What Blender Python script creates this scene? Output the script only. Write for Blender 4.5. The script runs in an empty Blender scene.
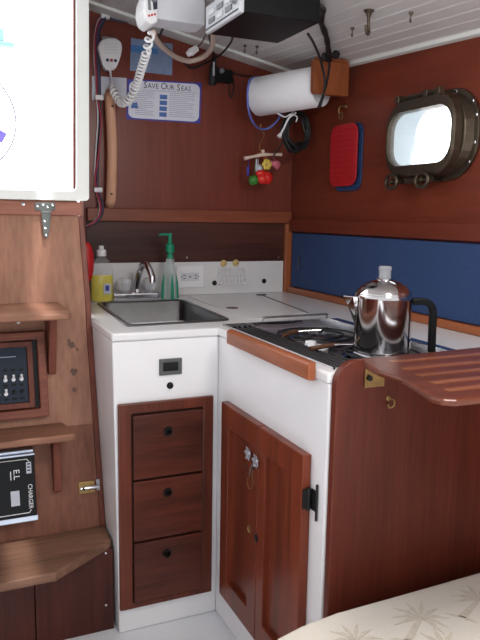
import bpy, bmesh, math, random
from mathutils import Vector, Matrix
random.seed(4)
PI = math.pi
SC = bpy.context.scene
COL = SC.collection

# ------------------------------------------------------------------ camera
YAW, PITCH, ROLL, F = .4186, .1518, .0165, 677.5
CAM = Vector((-.741, -1.815, 1.223))
_fw = Vector((math.sin(YAW)*math.cos(PITCH), math.cos(YAW)*math.cos(PITCH), -math.sin(PITCH)))
_r0 = Vector((math.cos(YAW), -math.sin(YAW), 0)); _u0 = _r0.cross(_fw)
_r = _r0*math.cos(ROLL) + _u0*math.sin(ROLL); _u = _u0*math.cos(ROLL) - _r0*math.sin(ROLL)
cd = bpy.data.cameras.new('camera'); cam = bpy.data.objects.new('camera', cd); COL.objects.link(cam)
cd.sensor_fit = 'VERTICAL'; cd.sensor_height = 36; cd.lens = F*36/640; cd.clip_start = .02
m = Matrix((_r, _u, -_fw)).transposed().to_4x4(); m.translation = CAM; cam.matrix_world = m
SC.camera = cam

# surveying helpers: where the line of sight of a photo pixel meets a plane of the cabin
def ray(px, py): return _fw + _r*((px-240)/F) - _u*((py-320)/F)
RAKE = [False]; YB = .27; RK = .2          # the companionway bulkhead leans: y = YB + RK*(z-.9)
def aY(px, py, v):
    d = ray(px, py)
    if RAKE[0]:
        n = Vector((0, 1, -RK)); p = CAM + d*((Vector((0, v, .9))-CAM).dot(n)/d.dot(n)); p.y = v; return p
    return CAM + d*((v-CAM.y)/d.y)
def aX(px, py, v): d = ray(px, py); return CAM + d*((v-CAM.x)/d.x)
def aZ(px, py, v): d = ray(px, py); return CAM + d*((v-CAM.z)/d.z)

# ------------------------------------------------------------------ materials
def srgb(c):
    return tuple((x/12.92 if x <= .04045 else ((x+.055)/1.055)**2.4) for x in [v/255 for v in c]) + (1,)
def newmat(name):
    m = bpy.data.materials.new(name); m.use_nodes = True
    return m, m.node_tree, m.node_tree.nodes['Principled BSDF']
def setp(b, **k):
    for n, v in k.items(): b.inputs[n].default_value = v
def plain(name, rgb, rough=.5, metal=0, var=.06, scale=30, bump=0, coat=0):
    m, t, b = newmat(name); N = t.nodes; L = t.links
    setp(b, Roughness=rough, Metallic=metal); b.inputs['Coat Weight'].default_value = coat
    tc = N.new('ShaderNodeTexCoord'); no = N.new('ShaderNodeTexNoise'); no.inputs['Scale'].default_value = scale; no.inputs['Detail'].default_value = 4
    L.new(tc.outputs['Object'], no.inputs['Vector'])
    cr = N.new('ShaderNodeValToRGB'); c = srgb(rgb)
    cr.color_ramp.elements[0].color = tuple(x*(1-var) for x in c[:3])+(1,); cr.color_ramp.elements[1].color = tuple(min(1, x*(1+var)) for x in c[:3])+(1,)
    cr.color_ramp.elements[0].position = .3; cr.color_ramp.elements[1].position = .7
    L.new(no.outputs['Fac'], cr.inputs['Fac']); L.new(cr.outputs['Color'], b.inputs['Base Color'])
    if bump:
        bp = N.new('ShaderNodeBump'); bp.inputs['Strength'].default_value = bump; bp.inputs['Distance'].default_value = .002
        L.new(no.outputs['Fac'], bp.inputs['Height']); L.new(bp.outputs['Normal'], b.inputs['Normal'])
    return m
def wood(name, dark, light, grain='Z', rough=.35, fine=90, coat=.15, blotch=.35, spec=.5):
    m, t, b = newmat(name); N = t.nodes; L = t.links
    tc = N.new('ShaderNodeTexCoord'); mp = N.new('ShaderNodeMapping')
    s = {'X': (.07, 1, 1), 'Y': (1, .07, 1), 'Z': (1, 1, .05)}[grain]
    mp.inputs['Scale'].default_value = s
    L.new(tc.outputs['Object'], mp.inputs['Vector'])
    n1 = N.new('ShaderNodeTexNoise'); n1.inputs['Scale'].default_value = fine; n1.inputs['Detail'].default_value = 6; n1.inputs['Roughness'].default_value = .65
    n2 = N.new('ShaderNodeTexNoise'); n2.inputs['Scale'].default_value = 9; n2.inputs['Detail'].default_value = 3; n2.inputs['Distortion'].default_value = .6
    L.new(mp.outputs['Vector'], n1.inputs['Vector']); L.new(mp.outputs['Vector'], n2.inputs['Vector'])
    n3 = N.new('ShaderNodeTexNoise'); n3.inputs['Scale'].default_value = 4; n3.inputs['Detail'].default_value = 2
    L.new(tc.outputs['Object'], n3.inputs['Vector'])
    a = N.new('ShaderNodeMath'); a.operation = 'ADD'; L.new(n1.outputs['Fac'], a.inputs[0]); L.new(n2.outputs['Fac'], a.inputs[1])
    k = N.new('ShaderNodeMath'); k.operation = 'MULTIPLY'; k.inputs[1].default_value = blotch; L.new(n3.outputs['Fac'], k.inputs[0])
    a2 = N.new('ShaderNodeMath'); a2.operation = 'ADD'; L.new(a.outputs[0], a2.inputs[0]); L.new(k.outputs[0], a2.inputs[1])
    mr = N.new('ShaderNodeMapRange'); mr.inputs['From Min'].default_value = .75+blotch*.35; mr.inputs['From Max'].default_value = 1.25+blotch*.65
    L.new(a2.outputs[0], mr.inputs['Value'])
    cr = N.new('ShaderNodeValToRGB'); cr.color_ramp.elements[0].color = srgb(dark); cr.color_ramp.elements[1].color = srgb(light)
    L.new(mr.outputs['Result'], cr.inputs['Fac']); L.new(cr.outputs['Color'], b.inputs['Base Color'])
    bp = N.new('ShaderNodeBump'); bp.inputs['Strength'].default_value = .15; bp.inputs['Distance'].default_value = .001
    L.new(n1.outputs['Fac'], bp.inputs['Height']); L.new(bp.outputs['Normal'], b.inputs['Normal'])
    setp(b, Roughness=rough); b.inputs['Coat Weight'].default_value = coat; b.inputs['Coat Roughness'].default_value = .25
    b.inputs['Specular IOR Level'].default_value = spec*.5
    return m
def glassy(name, rgb, rough=.03, ior=1.45, alpha=1):
    m, t, b = newmat(name); setp(b, Roughness=rough, IOR=ior); b.inputs['Base Color'].default_value = srgb(rgb)
    b.inputs['Transmission Weight'].default_value = 1
    return m
def thin(name, rgb, mix):
    m, t, b = newmat(name); N = t.nodes; L = t.links
    b.inputs['Base Color'].default_value = srgb(rgb); setp(b, Roughness=.12)
    tr = N.new('ShaderNodeBsdfTransparent'); mx = N.new('ShaderNodeMixShader'); mx.inputs[0].default_value = mix
    L.new(tr.outputs[0], mx.inputs[1]); L.new(b.outputs[0], mx.inputs[2]); L.new(mx.outputs[0], N['Material Output'].inputs['Surface'])
    return m

M = {}
M['bulk_wood'] = wood('mahogany_bulkhead', (106, 49, 38), (127, 62, 49), 'Z', .33, 70)
M['bulk_wood_h'] = wood('mahogany_bulkhead_rail', (104, 52, 36), (146, 80, 56), 'X', .33, 70)
M['hull_wood'] = wood('mahogany_hull_panel', (98, 42, 28), (120, 53, 35), 'Y', .38, 70)
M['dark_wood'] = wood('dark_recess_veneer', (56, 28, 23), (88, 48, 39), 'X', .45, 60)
M['teak_pale'] = wood('weathered_teak', (130, 91, 74), (166, 120, 98), 'Z', .5, 80, 0)
M['teak_pale_h'] = wood('weathered_teak_step', (106, 70, 54), (152, 108, 86), 'X', .5, 80, 0)
M['teak_shade'] = wood('shaded_lower_teak', (102, 62, 48), (138, 90, 70), 'Z', .5, 80, 0)  # bulkhead teak with the dimness low down worked into its colour
M['step_low'] = wood('worn_step', (84, 58, 46), (134, 98, 79), 'X', .55, 80, 0)
M['teak_red'] = wood('reddish_teak', (84, 41, 31), (124, 68, 52), 'Z', .45, 80, .05)
M['teak_red_h'] = wood('reddish_teak_rail', (98, 52, 40), (142, 84, 66), 'X', .45, 80, .05)
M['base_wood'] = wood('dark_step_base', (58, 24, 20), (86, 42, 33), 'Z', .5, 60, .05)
M['drawer_wood'] = wood('drawer_mahogany', (56, 26, 19), (94, 46, 34), 'X', .35, 110, .1)
M['frame_wood'] = wood('drawer_frame_mahogany', (72, 34, 25), (108, 54, 38), 'Z', .35, 80, .1)
M['door_wood'] = wood('door_mahogany', (84, 37, 24), (126, 58, 37), 'Z', .35, 60, .1)
M['panel_wood'] = wood('end_panel_mahogany', (76, 31, 22), (104, 46, 31), 'Z', .4, 120, .05)
M['oiled_wood'] = wood('oiled_trim', (126, 66, 40), (164, 94, 58), 'Y', .35, 60, .2)
M['oiled_wood_x'] = wood('oiled_trim_post', (130, 70, 44), (170, 98, 62), 'Z', .35, 60, .2)
M['leaf_wood'] = wood('varnished_leaf', (78, 38, 26), (112, 58, 40), 'X', .3, 60, .2)
M['leaf_strip'] = wood('pale_strip', (118, 68, 44), (148, 90, 58), 'X', .28, 60, .4)
M['block_wood'] = wood('block_wood', (120, 62, 34), (158, 88, 50), 'Z', .4, 60, .1)
M['rail_wood'] = wood('grab_rail_wood', (200, 150, 120), (226, 176, 146), 'Z', .5, 60, .05)
M['white'] = plain('white_gelcoat', (230, 229, 231), .4, 0, .02, 6, 0, .2)
M['white_top'] = plain('white_laminate', (224, 223, 224), .3, 0, .02, 6, 0, .2)
M['floor_white'] = plain('white_sole', (222, 224, 228), .45, 0, .03, 5)
M['ceiling'] = plain('white_beadboard', (206, 202, 200), .5, 0, .03, 8)
M['frame_white'] = plain('white_frame', (226, 228, 224), .4, 0, .02, 10)
M['radio_white'] = plain('pale_plastic', (214, 216, 222), .4, 0, .02, 10)
M['white_plastic'] = plain('white_plastic', (238, 238, 240), .35, 0, .02, 10)
M['cream'] = plain('cream_plastic', (226, 204, 188), .4, 0, .05, 30)
M['paper'] = plain('paper_towel', (240, 240, 244), .9, 0, .02, 120, .25)
M['black'] = plain('black_plastic', (14, 14, 16), .45, 0, .1, 60)
M['rubber'] = plain('black_rubber', (18, 17, 19), .55, 0, .1, 60)
M['silver'] = plain('silver_plastic', (196, 198, 204), .35, .1, .05, 30)
M['grey'] = plain('grey_plastic', (120, 122, 128), .45, 0, .05, 30)
M['navy'] = plain('navy_switch_panel', (34, 44, 58), .4, 0, .08, 30)
M['charger'] = plain('charger_black', (10, 11, 15), .3, 0, .08, 30)
for k_ in ('black', 'charger', 'navy'): M[k_].node_tree.nodes['Principled BSDF'].inputs['Specular IOR Level'].default_value = .2
M['alu'] = plain('ribbed_aluminium', (196, 204, 220), .3, .8, .05, 30)
M['steel'] = plain('brushed_steel', (158, 158, 160), .28, 1, .06, 40)
M['chrome'] = plain('chrome', (222, 222, 226), .08, 1, .02, 40)
M['pot'] = plain('polished_pot_steel', (190, 186, 186), .12, 1, .03, 20)
M['stove_plate'] = plain('stove_steel', (176, 176, 178), .38, 1, .15, 25)
M['sink_steel'] = plain('sink_steel', (118, 118, 120), .3, 1, .06, 30)
M['header_wood'] = wood('worn_header', (126, 78, 64), (168, 112, 95), 'X', .5, 80, 0)
M['hinge'] = plain('tarnished_steel', (92, 96, 94), .5, .5, .15, 90)
M['bronze'] = plain('dark_bronze', (90, 79, 67), .35, .8, .15, 40)
M['bright_silver'] = plain('bright_silver', (214, 220, 230), .22, .7, .03, 40)
M['brass'] = plain('old_brass', (150, 122, 78), .4, .8, .2, 60)
M['iron'] = plain('black_iron', (26, 25, 27), .5, .3, .1, 60)
M['blue_pad'] = plain('blue_woven_pad', (42, 66, 110), .9, 0, .3, 240, .5)
M['cushion'] = plain('cream_fabric', (214, 206, 194), .9, 0, .04, 200, .2)
M['palm'] = plain('palm_print_ink', (200, 190, 174), .9, 0, .1, 90)
M['red_sil'] = plain('red_silicone', (178, 24, 34), .5, 0, .06, 40)
M['blue_sil'] = plain('blue_silicone', (34, 60, 100), .5, 0, .06, 40)
M['red'] = plain('red_plastic', (196, 30, 34), .4, 0, .05, 40)
M['green'] = plain('green_enamel', (60, 130, 50), .4, 0, .05, 40)
M['pepper_red'] = plain('red_enamel', (220, 44, 36), .35, 0, .05, 40)
M['yellow'] = plain('yellow_enamel', (226, 200, 90), .4, 0, .05, 40)
M['pink'] = plain('pink_enamel', (206, 110, 130), .4, 0, .05, 40)
M['gold'] = plain('amber_rubber', (206, 180, 116), .4, 0, .1, 60)
M['wire_white'] = plain('white_wire', (230, 230, 234), .4, 0, .02, 40)
M['wire_red'] = plain('red_wire', (176, 40, 64), .45, 0, .05, 40)
M['wire_dark'] = plain('dark_blue_wire', (58, 58, 84), .45, 0, .05, 40)
M['wire_blue'] = plain('blue_cord', (96, 112, 190), .5, 0, .05, 40)
M['sign'] = plain('sign_white', (222, 224, 236), .5, 0, .02, 20)
M['sign_blue'] = plain('sign_blue', (50, 56, 160), .5, 0, .04, 20)
M['sign_pic'] = plain('sign_picture_blue', (70, 110, 180), .5, 0, .3, 200)
M['ink'] = plain('ink_dark', (44, 44, 64), .6, 0, .04, 20)
M['ink_grey'] = plain('ink_grey', (150, 156, 176), .6, 0, .04, 20)
M['card'] = plain('blue_card', (128, 146, 178), .35, 0, .12, 25)
M['card_band'] = plain('blue_card_band', (70, 126, 186), .35, 0, .06, 25)
M['note'] = plain('pale_note', (196, 200, 212), .5, 0, .06, 25)
M['display'] = plain('dark_display', (18, 22, 24), .15, 0, .1, 30)
M['teal_pump'] = plain('green_pump', (22, 146, 112), .35, 0, .05, 40)
M['soap'] = plain('yellow_soap', (228, 212, 16), .2, 0, .05, 30, 0, .5)
M['clear'] = thin('clear_plastic', (228, 232, 236), .14)
M['clear_green'] = thin('green_tinted_glass', (20, 120, 90), .72)
M['clear_pale'] = thin('pale_clear_glass', (206, 222, 218), .45)
M['knob_glass'] = thin('clear_acrylic', (236, 238, 242), .6)
M['lid_glass'] = thin('percolator_glass', (176, 178, 182), .5)
M['pane'] = thin('porthole_glass', (236, 242, 248), .16)
M['port_tunnel'] = plain('white_spigot', (214, 226, 232), .4, 0, .04, 20)
M['amber'] = plain('brown_phenolic', (86, 56, 38), .4, 0, .1, 40)
M['stain'] = plain('dark_stain', (96, 66, 54), .6, 0, .2, 80)
M['hull_white'] = plain('cockpit_gelcoat', (244, 244, 246), .5, 0, .02, 4)
M['teal'] = plain('teal_canvas', (150, 205, 212), .7, 0, .05, 40)
M['purple'] = plain('purple_canvas', (110, 100, 200), .7, 0, .05, 40)

# ------------------------------------------------------------------ mesh helpers
class MB:
    def __init__(s): s.b = bmesh.new()
    def poly(s, pts):
        return s.b.faces.new([s.b.verts.new(Vector(p)) for p in pts])
    def box(s, x0, x1, y0, y1, z0, z1, R=None, o=None):
        v = [Vector((x, y, z)) for z in (z0, z1) for y in (y0, y1) for x in (x0, x1)]
        if R is not None: v = [R @ (p-Vector(o)) + Vector(o) for p in v]
        v = [s.b.verts.new(p) for p in v]
        for f in ((0, 2, 3, 1), (4, 5, 7, 6), (0, 1, 5, 4), (2, 6, 7, 3), (0, 4, 6, 2), (1, 3, 7, 5)): s.b.faces.new([v[i] for i in f])
        return s
    def prism(s, pts, vec, holes=()):
        """planar outline (with holes) swept along vec"""
        vec = Vector(vec); loops = [[s.b.verts.new(Vector(p)) for p in lp] for lp in [pts]+list(holes)]
        if not holes:
            faces = [s.b.faces.new(loops[0])]
        else:
            es = [s.b.edges.new((lp[i], lp[(i+1) % len(lp)])) for lp in loops for i in range(len(lp))]
            g = bmesh.ops.triangle_fill(s.b, use_beauty=True, use_dissolve=False, edges=es)
            faces = [f for f in g['geom'] if isinstance(f, bmesh.types.BMFace)]
        dup = {}
        for lp in loops:
            for v in lp: dup[v] = s.b.verts.new(v.co+vec)
        for f in faces: s.b.faces.new([dup[v] for v in reversed(f.verts)])
        for lp in loops:
            for i in range(len(lp)):
                a, b2 = lp[i], lp[(i+1) % len(lp)]
                s.b.faces.new((a, b2, dup[b2], dup[a]))
        return s
    def tube(s, pts, r, n=8, closed=False, cap=True):
        pts = [Vector(p) for p in pts]; N = len(pts)
        rs = r if isinstance(r, (list, tuple)) else [r]*N
        rings = []; prev = None
        for i, p in enumerate(pts):
            if closed: t = pts[(i+1) % N]-pts[i-1]
            else: t = pts[min(i+1, N-1)]-pts[max(i-1, 0)]
            t.normalize()
            if prev is None:
                a = Vector((0, 0, 1)) if abs(t.z) < .9 else Vector((1, 0, 0)); nrm = t.cross(a).normalized()
            else:
                nrm = prev - t*prev.dot(t)
                nrm = nrm.normalized() if nrm.length > 1e-6 else t.orthogonal().normalized()
            prev = nrm; bn = t.cross(nrm)
            rings.append([s.b.verts.new(p+(nrm*math.cos(2*PI*k/n)+bn*math.sin(2*PI*k/n))*rs[i]) for k in range(n)])
        for i in range(N if closed else N-1):
            A, B = rings[i], rings[(i+1) % N]
            off = 0
            if closed and i == N-1:
                off = min(range(n), key=lambda q: (A[0].co-B[q].co).length)
            for k in range(n): s.b.faces.new((A[k], A[(k+1) % n], B[(k+1+off) % n], B[(k+off) % n]))
        if cap and not closed:
            s.b.faces.new(list(reversed(rings[0]))); s.b.faces.new(rings[-1])
        return s
    def lathe(s, prof, o, axis=(0, 0, 1), n=24, sx=1, sy=1):
        """profile [(radius, height)] turned about axis through o"""
        o = Vector(o); ax = Vector(axis).normalized()
        e1 = Vector((1, 0, 0)) if abs(ax.x) < .9 else Vector((0, 1, 0)); e1 = (e1-ax*e1.dot(ax)).normalized(); e2 = ax.cross(e1)
        rings = []
        for r, h in prof:
            if r < 1e-6: rings.append([s.b.verts.new(o+ax*h)])
            else: rings.append([s.b.verts.new(o+ax*h+(e1*math.cos(2*PI*k/n)*sx+e2*math.sin(2*PI*k/n)*sy)*r) for k in range(n)])
        for A, B in zip(rings, rings[1:]):
            for k in range(n):
                k2 = (k+1) % n
                if len(A) == 1 and len(B) == 1: continue
                if len(A) == 1: s.b.faces.new((A[0], B[k2], B[k]))
                elif len(B) == 1: s.b.faces.new((A[k], A[k2], B[0]))
                else: s.b.faces.new((A[k], A[k2], B[k2], B[k]))
        if len(rings[0]) > 1: s.b.faces.new(list(reversed(rings[0])))
        if len(rings[-1]) > 1: s.b.faces.new(rings[-1])
        return s
    def text(s, body, size, origin, ex, ey, depth=.0006, align='CENTER', sx=1):
        c = bpy.data.curves.new('t', 'FONT'); c.body = body; c.size = size; c.align_x = align; c.align_y = 'CENTER'; c.extrude = depth/2; c.resolution_u = 2
        o = bpy.data.objects.new('t', c); COL.objects.link(o)
        dg = bpy.context.evaluated_depsgraph_get(); dg.update()
        me = bpy.data.meshes.new_from_object(o.evaluated_get(dg))
        ex = Vector(ex).normalized(); ey = Vector(ey).normalized(); ez = ex.cross(ey)
        mm = Matrix((ex*sx, ey, ez)).transposed().to_4x4(); mm.translation = Vector(origin)
        me.transform(mm); s.b.from_mesh(me)
        bpy.data.objects.remove(o); bpy.data.curves.remove(c); bpy.data.meshes.remove(me)
        return s
    def build(s, name, mat, parent=None, base=None, smooth=False, bevel=0, seg=2, subd=0, fix=True):
        if fix: bmesh.ops.recalc_face_normals(s.b, faces=s.b.faces)
        off = WORLD[parent.name] if parent else Vector(base if base is not None else (0, 0, 0))
        if RAKE[0]:
            for v in s.b.verts: v.co.y += RK*(v.co.z-.9)
            if parent is None: off = Vector((off.x, off.y+RK*(off.z-.9), off.z))
        for v in s.b.verts: v.co -= off
        me = bpy.data.meshes.new(name); s.b.to_mesh(me); s.b.free()
        if smooth:
            for p in me.polygons: p.use_smooth = True
        o = bpy.data.objects.new(name, me); COL.objects.link(o); me.materials.append(M[mat] if isinstance(mat, str) else mat)
        if parent: o.parent = parent
        else: o.location = off
        WORLD[o.name] = off.copy()
        if bevel:
            md = o.modifiers.new('bevel', 'BEVEL'); md.width = bevel; md.segments = seg; md.limit_method = 'ANGLE'; md.angle_limit = math.radians(35); md.harden_normals = False
        if subd:
            md = o.modifiers.new('subd', 'SUBSURF'); md.levels = subd; md.render_levels = subd
        if smooth and not subd:
            try:
                me.set_sharp_from_angle(angle=math.radians(50))
            except Exception: pass
        return o
WORLD = {}
def thing(name, label, cat, loc, group=None):
    loc = Vector(loc)
    if RAKE[0]: loc.y += RK*(loc.z-.9)
    o = bpy.data.objects.new(name, None); COL.objects.link(o); o.location = Vector(loc); o.empty_display_size = .05
    WORLD[o.name] = Vector(loc); o['label'] = label; o['category'] = cat
    if group: o['group'] = group
    return o
def tag(o, label, cat, group=None):
    o['label'] = label; o['category'] = cat
    if group: o['group'] = group
    return o
def struct(o): o['kind'] = 'structure'; return o
def clone(root, loc, label):
    r = root.copy(); COL.objects.link(r); r.location = loc; r['label'] = label
    for ch in list(root.children):
        c = ch.copy(); COL.objects.link(c); c.parent = r
    return r
def spline(pts, n=8):
    P = [Vector(p) for p in pts]; out = []
    for i in range(len(P)-1):
        p0 = P[max(i-1, 0)]; p1 = P[i]; p2 = P[i+1]; p3 = P[min(i+2, len(P)-1)]
        for k in range(n):
            t = k/n
            out.append(.5*((2*p1)+(p2-p0)*t+(2*p0-5*p1+4*p2-p3)*t*t+(3*p1-p0-3*p2+p3)*t**3))
    out.append(P[-1]); return out
def circ(c, r, e1, e2, n=20): c = Vector(c); e1 = Vector(e1); e2 = Vector(e2); return [c+(e1*math.cos(2*PI*k/n)+e2*math.sin(2*PI*k/n))*r for k in range(n)]
def rrect(c, w, h, r, e1, e2, n=6):
    c = Vector(c); e1 = Vector(e1); e2 = Vector(e2); out = []
    for sx, sy, a0 in ((1, 1, 0), (-1, 1, PI/2), (-1, -1, PI), (1, -1, 1.5*PI)):
        for k in range(n+1):
            a = a0+k*PI/2/n
            out.append(c+e1*(sx*(w/2-r)+r*math.cos(a))+e2*(sy*(h/2-r)+r*math.sin(a)))
    return out
XA, YA, ZA = Vector((1, 0, 0)), Vector((0, 1, 0)), Vector((0, 0, 1))

# ------------------------------------------------------------------ setting
D = .81            # aft bulkhead behind the sink
XW = .658           # hull side panel
def ceil(x, y): return 1.815-.194*(x-.59)+.06*(y-.81)
def aC(px, py):
    d = ray(px, py); g = lambda p: p.z-ceil(p.x, p.y)
    a = g(CAM); b = g(CAM+d)
    return CAM+d*(a/(a-b))
def cabx(z): return -.317+(.88-max(min(z, .88), 0))*.0125     # left side of the sink cabinet leans a little

f = MB(); f.box(-1.6, .9, -3.2, .30, -.03, 0); struct(f.build('floor', 'floor_white'))
b = MB(); b.prism([(-.235, D, .02), (XW+.03, D, .02), (XW+.03, D, ceil(XW, D)+.05), (-.235, D, ceil(-.235, D)+.05)], (0, .03, 0)); struct(b.build('wall_back', 'bulk_wood'))
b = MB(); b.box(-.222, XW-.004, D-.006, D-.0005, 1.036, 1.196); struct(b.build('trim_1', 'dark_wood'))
b = MB(); b.box(-.222, XW-.004, D-.024, D-.0005, 1.196, 1.247); struct(b.build('trim_2', 'bulk_wood_h', bevel=.004))
# hull side with the porthole opening
_q = aX(421, 137, XW-.047); PC = Vector((XW, _q.y, _q.z))
b = MB(); b.prism([(XW, D+.0, 1.2), (XW, -1.45, 1.2), (XW, -1.45, ceil(XW, -1.45)+.05), (XW, D, ceil(XW, D)+.05)], (.03, 0, 0),
                  [rrect(PC, .316, .207, .076, YA, ZA)])
b.box(XW, XW+.03, -1.45, D, 0, 1.1995)
struct(b.build('wall_right', 'hull_wood'))
b = MB(); b.prism([(XW-.0005, D-.03, 1.213), (XW-.022, D-.03, 1.213), (XW-.022, D-.03, 1.165), (XW-.0005, D-.03, 1.158)], (0, -2.0+.03, 0)); struct(b.build('trim_3', 'hull_wood'))
# lower trim on the counter along the hull, and the corner post
b = MB(); b.box(XW-.026, XW-.0005, -.62, D-.03, .9008, .926); struct(b.build('trim_4', 'oiled_wood', bevel=.003))
b = MB(); b.box(XW-.034, XW-.001, D-.029, D-.0065, .9008, 1.1955); struct(b.build('trim_5', 'oiled_wood_x', bevel=.003))
# ceiling: grooved boards running fore and aft
b = MB(); w = .047; x = -1.6; prof = []
while x < XW+.03:
    prof += [(x, .004), (x+.004, 0), (x+w-.004, 0), (x+w, .004)]; x += w+.0005
def ceil_strip(mb, prof, y0, y1, up=.03):
    A = [(px_, y0, ceil(px_, y0)+dz) for px_, dz in prof]; B = [(px_, y1, ceil(px_, y1)+dz) for px_, dz in prof]
    va = [mb.b.verts.new(p) for p in A]; vb = [mb.b.verts.new(p) for p in B]
    for i in range(len(va)-1): mb.b.faces.new((va[i], va[i+1], vb[i+1], vb[i]))
    ta = [mb.b.verts.new((A[i][0], A[i][1], A[i][2]+up)) for i in (0, -1)]; tb = [mb.b.verts.new((B[i][0], B[i][1], B[i][2]+up)) for i in (0, -1)]
    mb.b.faces.new((ta[0], tb[0], tb[1], ta[1]))
pr1 = [q for q in prof if q[0] > -.345]; pr2 = [q for q in prof if q[0] <= -.33]
ceil_strip(b, pr1, -1.45, D+.02); ceil_strip(b, pr2, -1.45, .30)
struct(b.build('ceiling', 'ceiling'))
def ceil_trim(mb, x0, x1, y0, y1, t):
    P = [(x0, y0), (x1, y0), (x1, y1), (x0, y1)]
    mb.prism([(a, c, ceil(a, c)-t) for a, c in P], (0, 0, t+.003))
b = MB(); ceil_trim(b, -.225, XW-.002, D-.10, D-.0005, .010); struct(b.build('trim_6', 'frame_white', bevel=.003))
b = MB(); ceil_trim(b, XW-.022, XW-.0005, -1.05, D-.101, .012); struct(b.build('trim_7', 'frame_white', bevel=.003))
# side of the recess behind the companionway bulkhead
b = MB(); b.prism([(-.331, .30, 0), (-.222, D+.03, 0), (-.222, D+.03, 2.02), (-.2905, .50, 2.02)], (-.012, 0, 0)); struct(b.build('wall_recess', 'bulk_wood'))

b = MB(); b.box(-1.42, -1.40, -1.45, .12, 0, .95); struct(b.build('port_light_block', 'hull_wood'))  # unseen low wall to port, added to hold back light from that side
# companionway bulkhead
RAKE[0] = True
edge = lambda z: (-.3172-.010*max(0, z-1.1)/.16 if z > .88 else cabx(z)-.0012)
SILL = 1.262
b = MB(); b.prism([(-1.5, YB, .0), (edge(0)-.017, YB, 0), (edge(.88)-.0175, YB, .88), (edge(.95)-.017, YB, .95), (edge(SILL)-.014, YB, SILL-.0), (-1.5, YB, SILL)], (0, .025, 0))
struct(b.build('wall_left', 'teak_pale'))
b = MB(); zs = [.0, .60, .88, .95, 1.216]
b.prism([(edge(z)-.0165, YB-.004, z) for z in zs]+[(edge(z), YB-.004, z) for z in reversed(zs)], (0, .032, 0)); struct(b.build('trim_8', 'teak_red', bevel=.002))
b = MB(); b.prism([(-1.5, YB, 0), (edge(0)-.0175, YB, 0), (edge(.585)-.018, YB, .585), (-1.5, YB, .585)], (0, -.003, 0)); struct(b.build('trim_shade', 'teak_shade'))  # added thin overlay, its darker colour stands in for shade near the floor
b = MB(); b.box(-1.5, edge(1.24)-.002, YB-.009, YB-.0005, 1.217, 1.258); struct(b.build('trim_9', 'header_wood', bevel=.003))
# companionway opening: moulded white frame
def frame_loop(x1, z0, r, ztop=2.05, xl=-1.4):     # the opening widens upwards
    pts = [(xl, z0)]
    for k in range(7):
        a = -PI/2+k*PI/12; pts.append((x1-r+r*math.cos(a), z0+r+r*math.sin(a)))
    pts += [(x1, ztop), (xl, ztop)]
    return [(x+.057*(z-1.3)*(x > -1), z) for x, z in pts]
b = MB()
o = frame_loop(-.3045, 1.2625, .012); i = frame_loop(-.3425, 1.290, .018, 2.02, -1.37)
b.prism([(x, YB-.012, z) for x, z in o], (0, .045, 0), [[(x, YB-.012, z) for x, z in i]])
struct(b.build('window_1', 'frame_white', bevel=.005, seg=3))
b = MB(); b.prism([(-.3485, YB+.01, 1.30), (-.3435, YB+.01, 1.30), (-.3045, YB+.01, 2.0), (-.3095, YB+.01, 2.0)], (0, .02, 0)); struct(b.build('trim_10', 'bulk_wood'))
RAKE[0] = False

# ------------------------------------------------------------------ cockpit outside
b = MB(); b.box(-2.2, .6, .9, 4.5, .70, .75); struct(b.build('cockpit_floor', 'hull_white'))
b = MB(); b.box(-2.2, .6, 3.6, 3.75, .75, 1.42); struct(b.build('cockpit_coaming', 'hull_white', bevel=.03))
wc = Vector((-.60, 2.3, 1.727))
t = thing('steering_wheel', 'thin steering wheel seen in the bright cockpit through the companionway', 'steering wheel', (wc.x, 2.36, .75))
b = MB(); b.tube(circ(wc, .29, XA, ZA, 40), .004, 6, closed=True); b.build('rim', 'wire_dark', t, smooth=True)
b = MB()
for k in range(5):
    a = k*2*PI/5+.3; b.tube([wc, wc+(XA*math.cos(a)+ZA*math.sin(a))*.288], .003, 6)
b.build('spokes', 'steel', t)
b = MB(); b.tube([wc, wc+Vector((0, .06, 0))], .03, 12); b.box(wc.x-.05, wc.x+.05, 2.36, 2.44, .7505, 1.78); b.build('pedestal', 'hull_white', t, bevel=.01)
q = aY(2, 137, 2.29); b = MB(); b.box(q.x-.10, q.x+.015, 2.29, 2.298, q.z-.03, q.z+.03, Matrix.Rotation(.5, 3, 'Y'), q); b.build('compass_cover', 'purple', t)
q = aY(4, 44, 3.62)
b = MB(); b.box(q.x-.2, q.x+.07, 3.58, 3.68, q.z-.02, q.z+.015); b.box(q.x-.2, q.x+.0, 3.58, 3.68, q.z+.015, q.z+.10); b.box(q.x-.2, q.x-.15, 3.6, 3.66, 1.4205, q.z)
tag(b.build('canvas_cover', 'teal', base=(q.x-.15, 3.63, 1.4205), bevel=.01), 'teal canvas shape high at the far end of the cockpit, cut by the picture edge', 'canvas')
b = MB(); b.tube([(-.02, 3.66, 1.4205), (-.02, 3.66, 1.9)], .006); b.tube([(-1.2, 3.66, 1.4205), (-1.2, 3.66, 1.9)], .006); b.tube([(-1.2, 3.66, 1.9), (-.02, 3.66, 1.9)], .006)
b.tube([(-1.2, 3.66, 1.62), (-.02, 3.66, 1.62)], .004)
tag(b.build('stern_rail', 'chrome', base=(-.6, 3.66, 1.4205)), 'faint metal guard rail at the back of the cockpit outside', 'rail')

# ------------------------------------------------------------------ companionway fittings
RAKE[0] = True
def screw(mb, p, n, r=.004): mb.lathe([(r, 0), (r*.9, .0012), (0, .0022)], p, n, 10)
ny = Vector((0, -1, 0))
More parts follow.
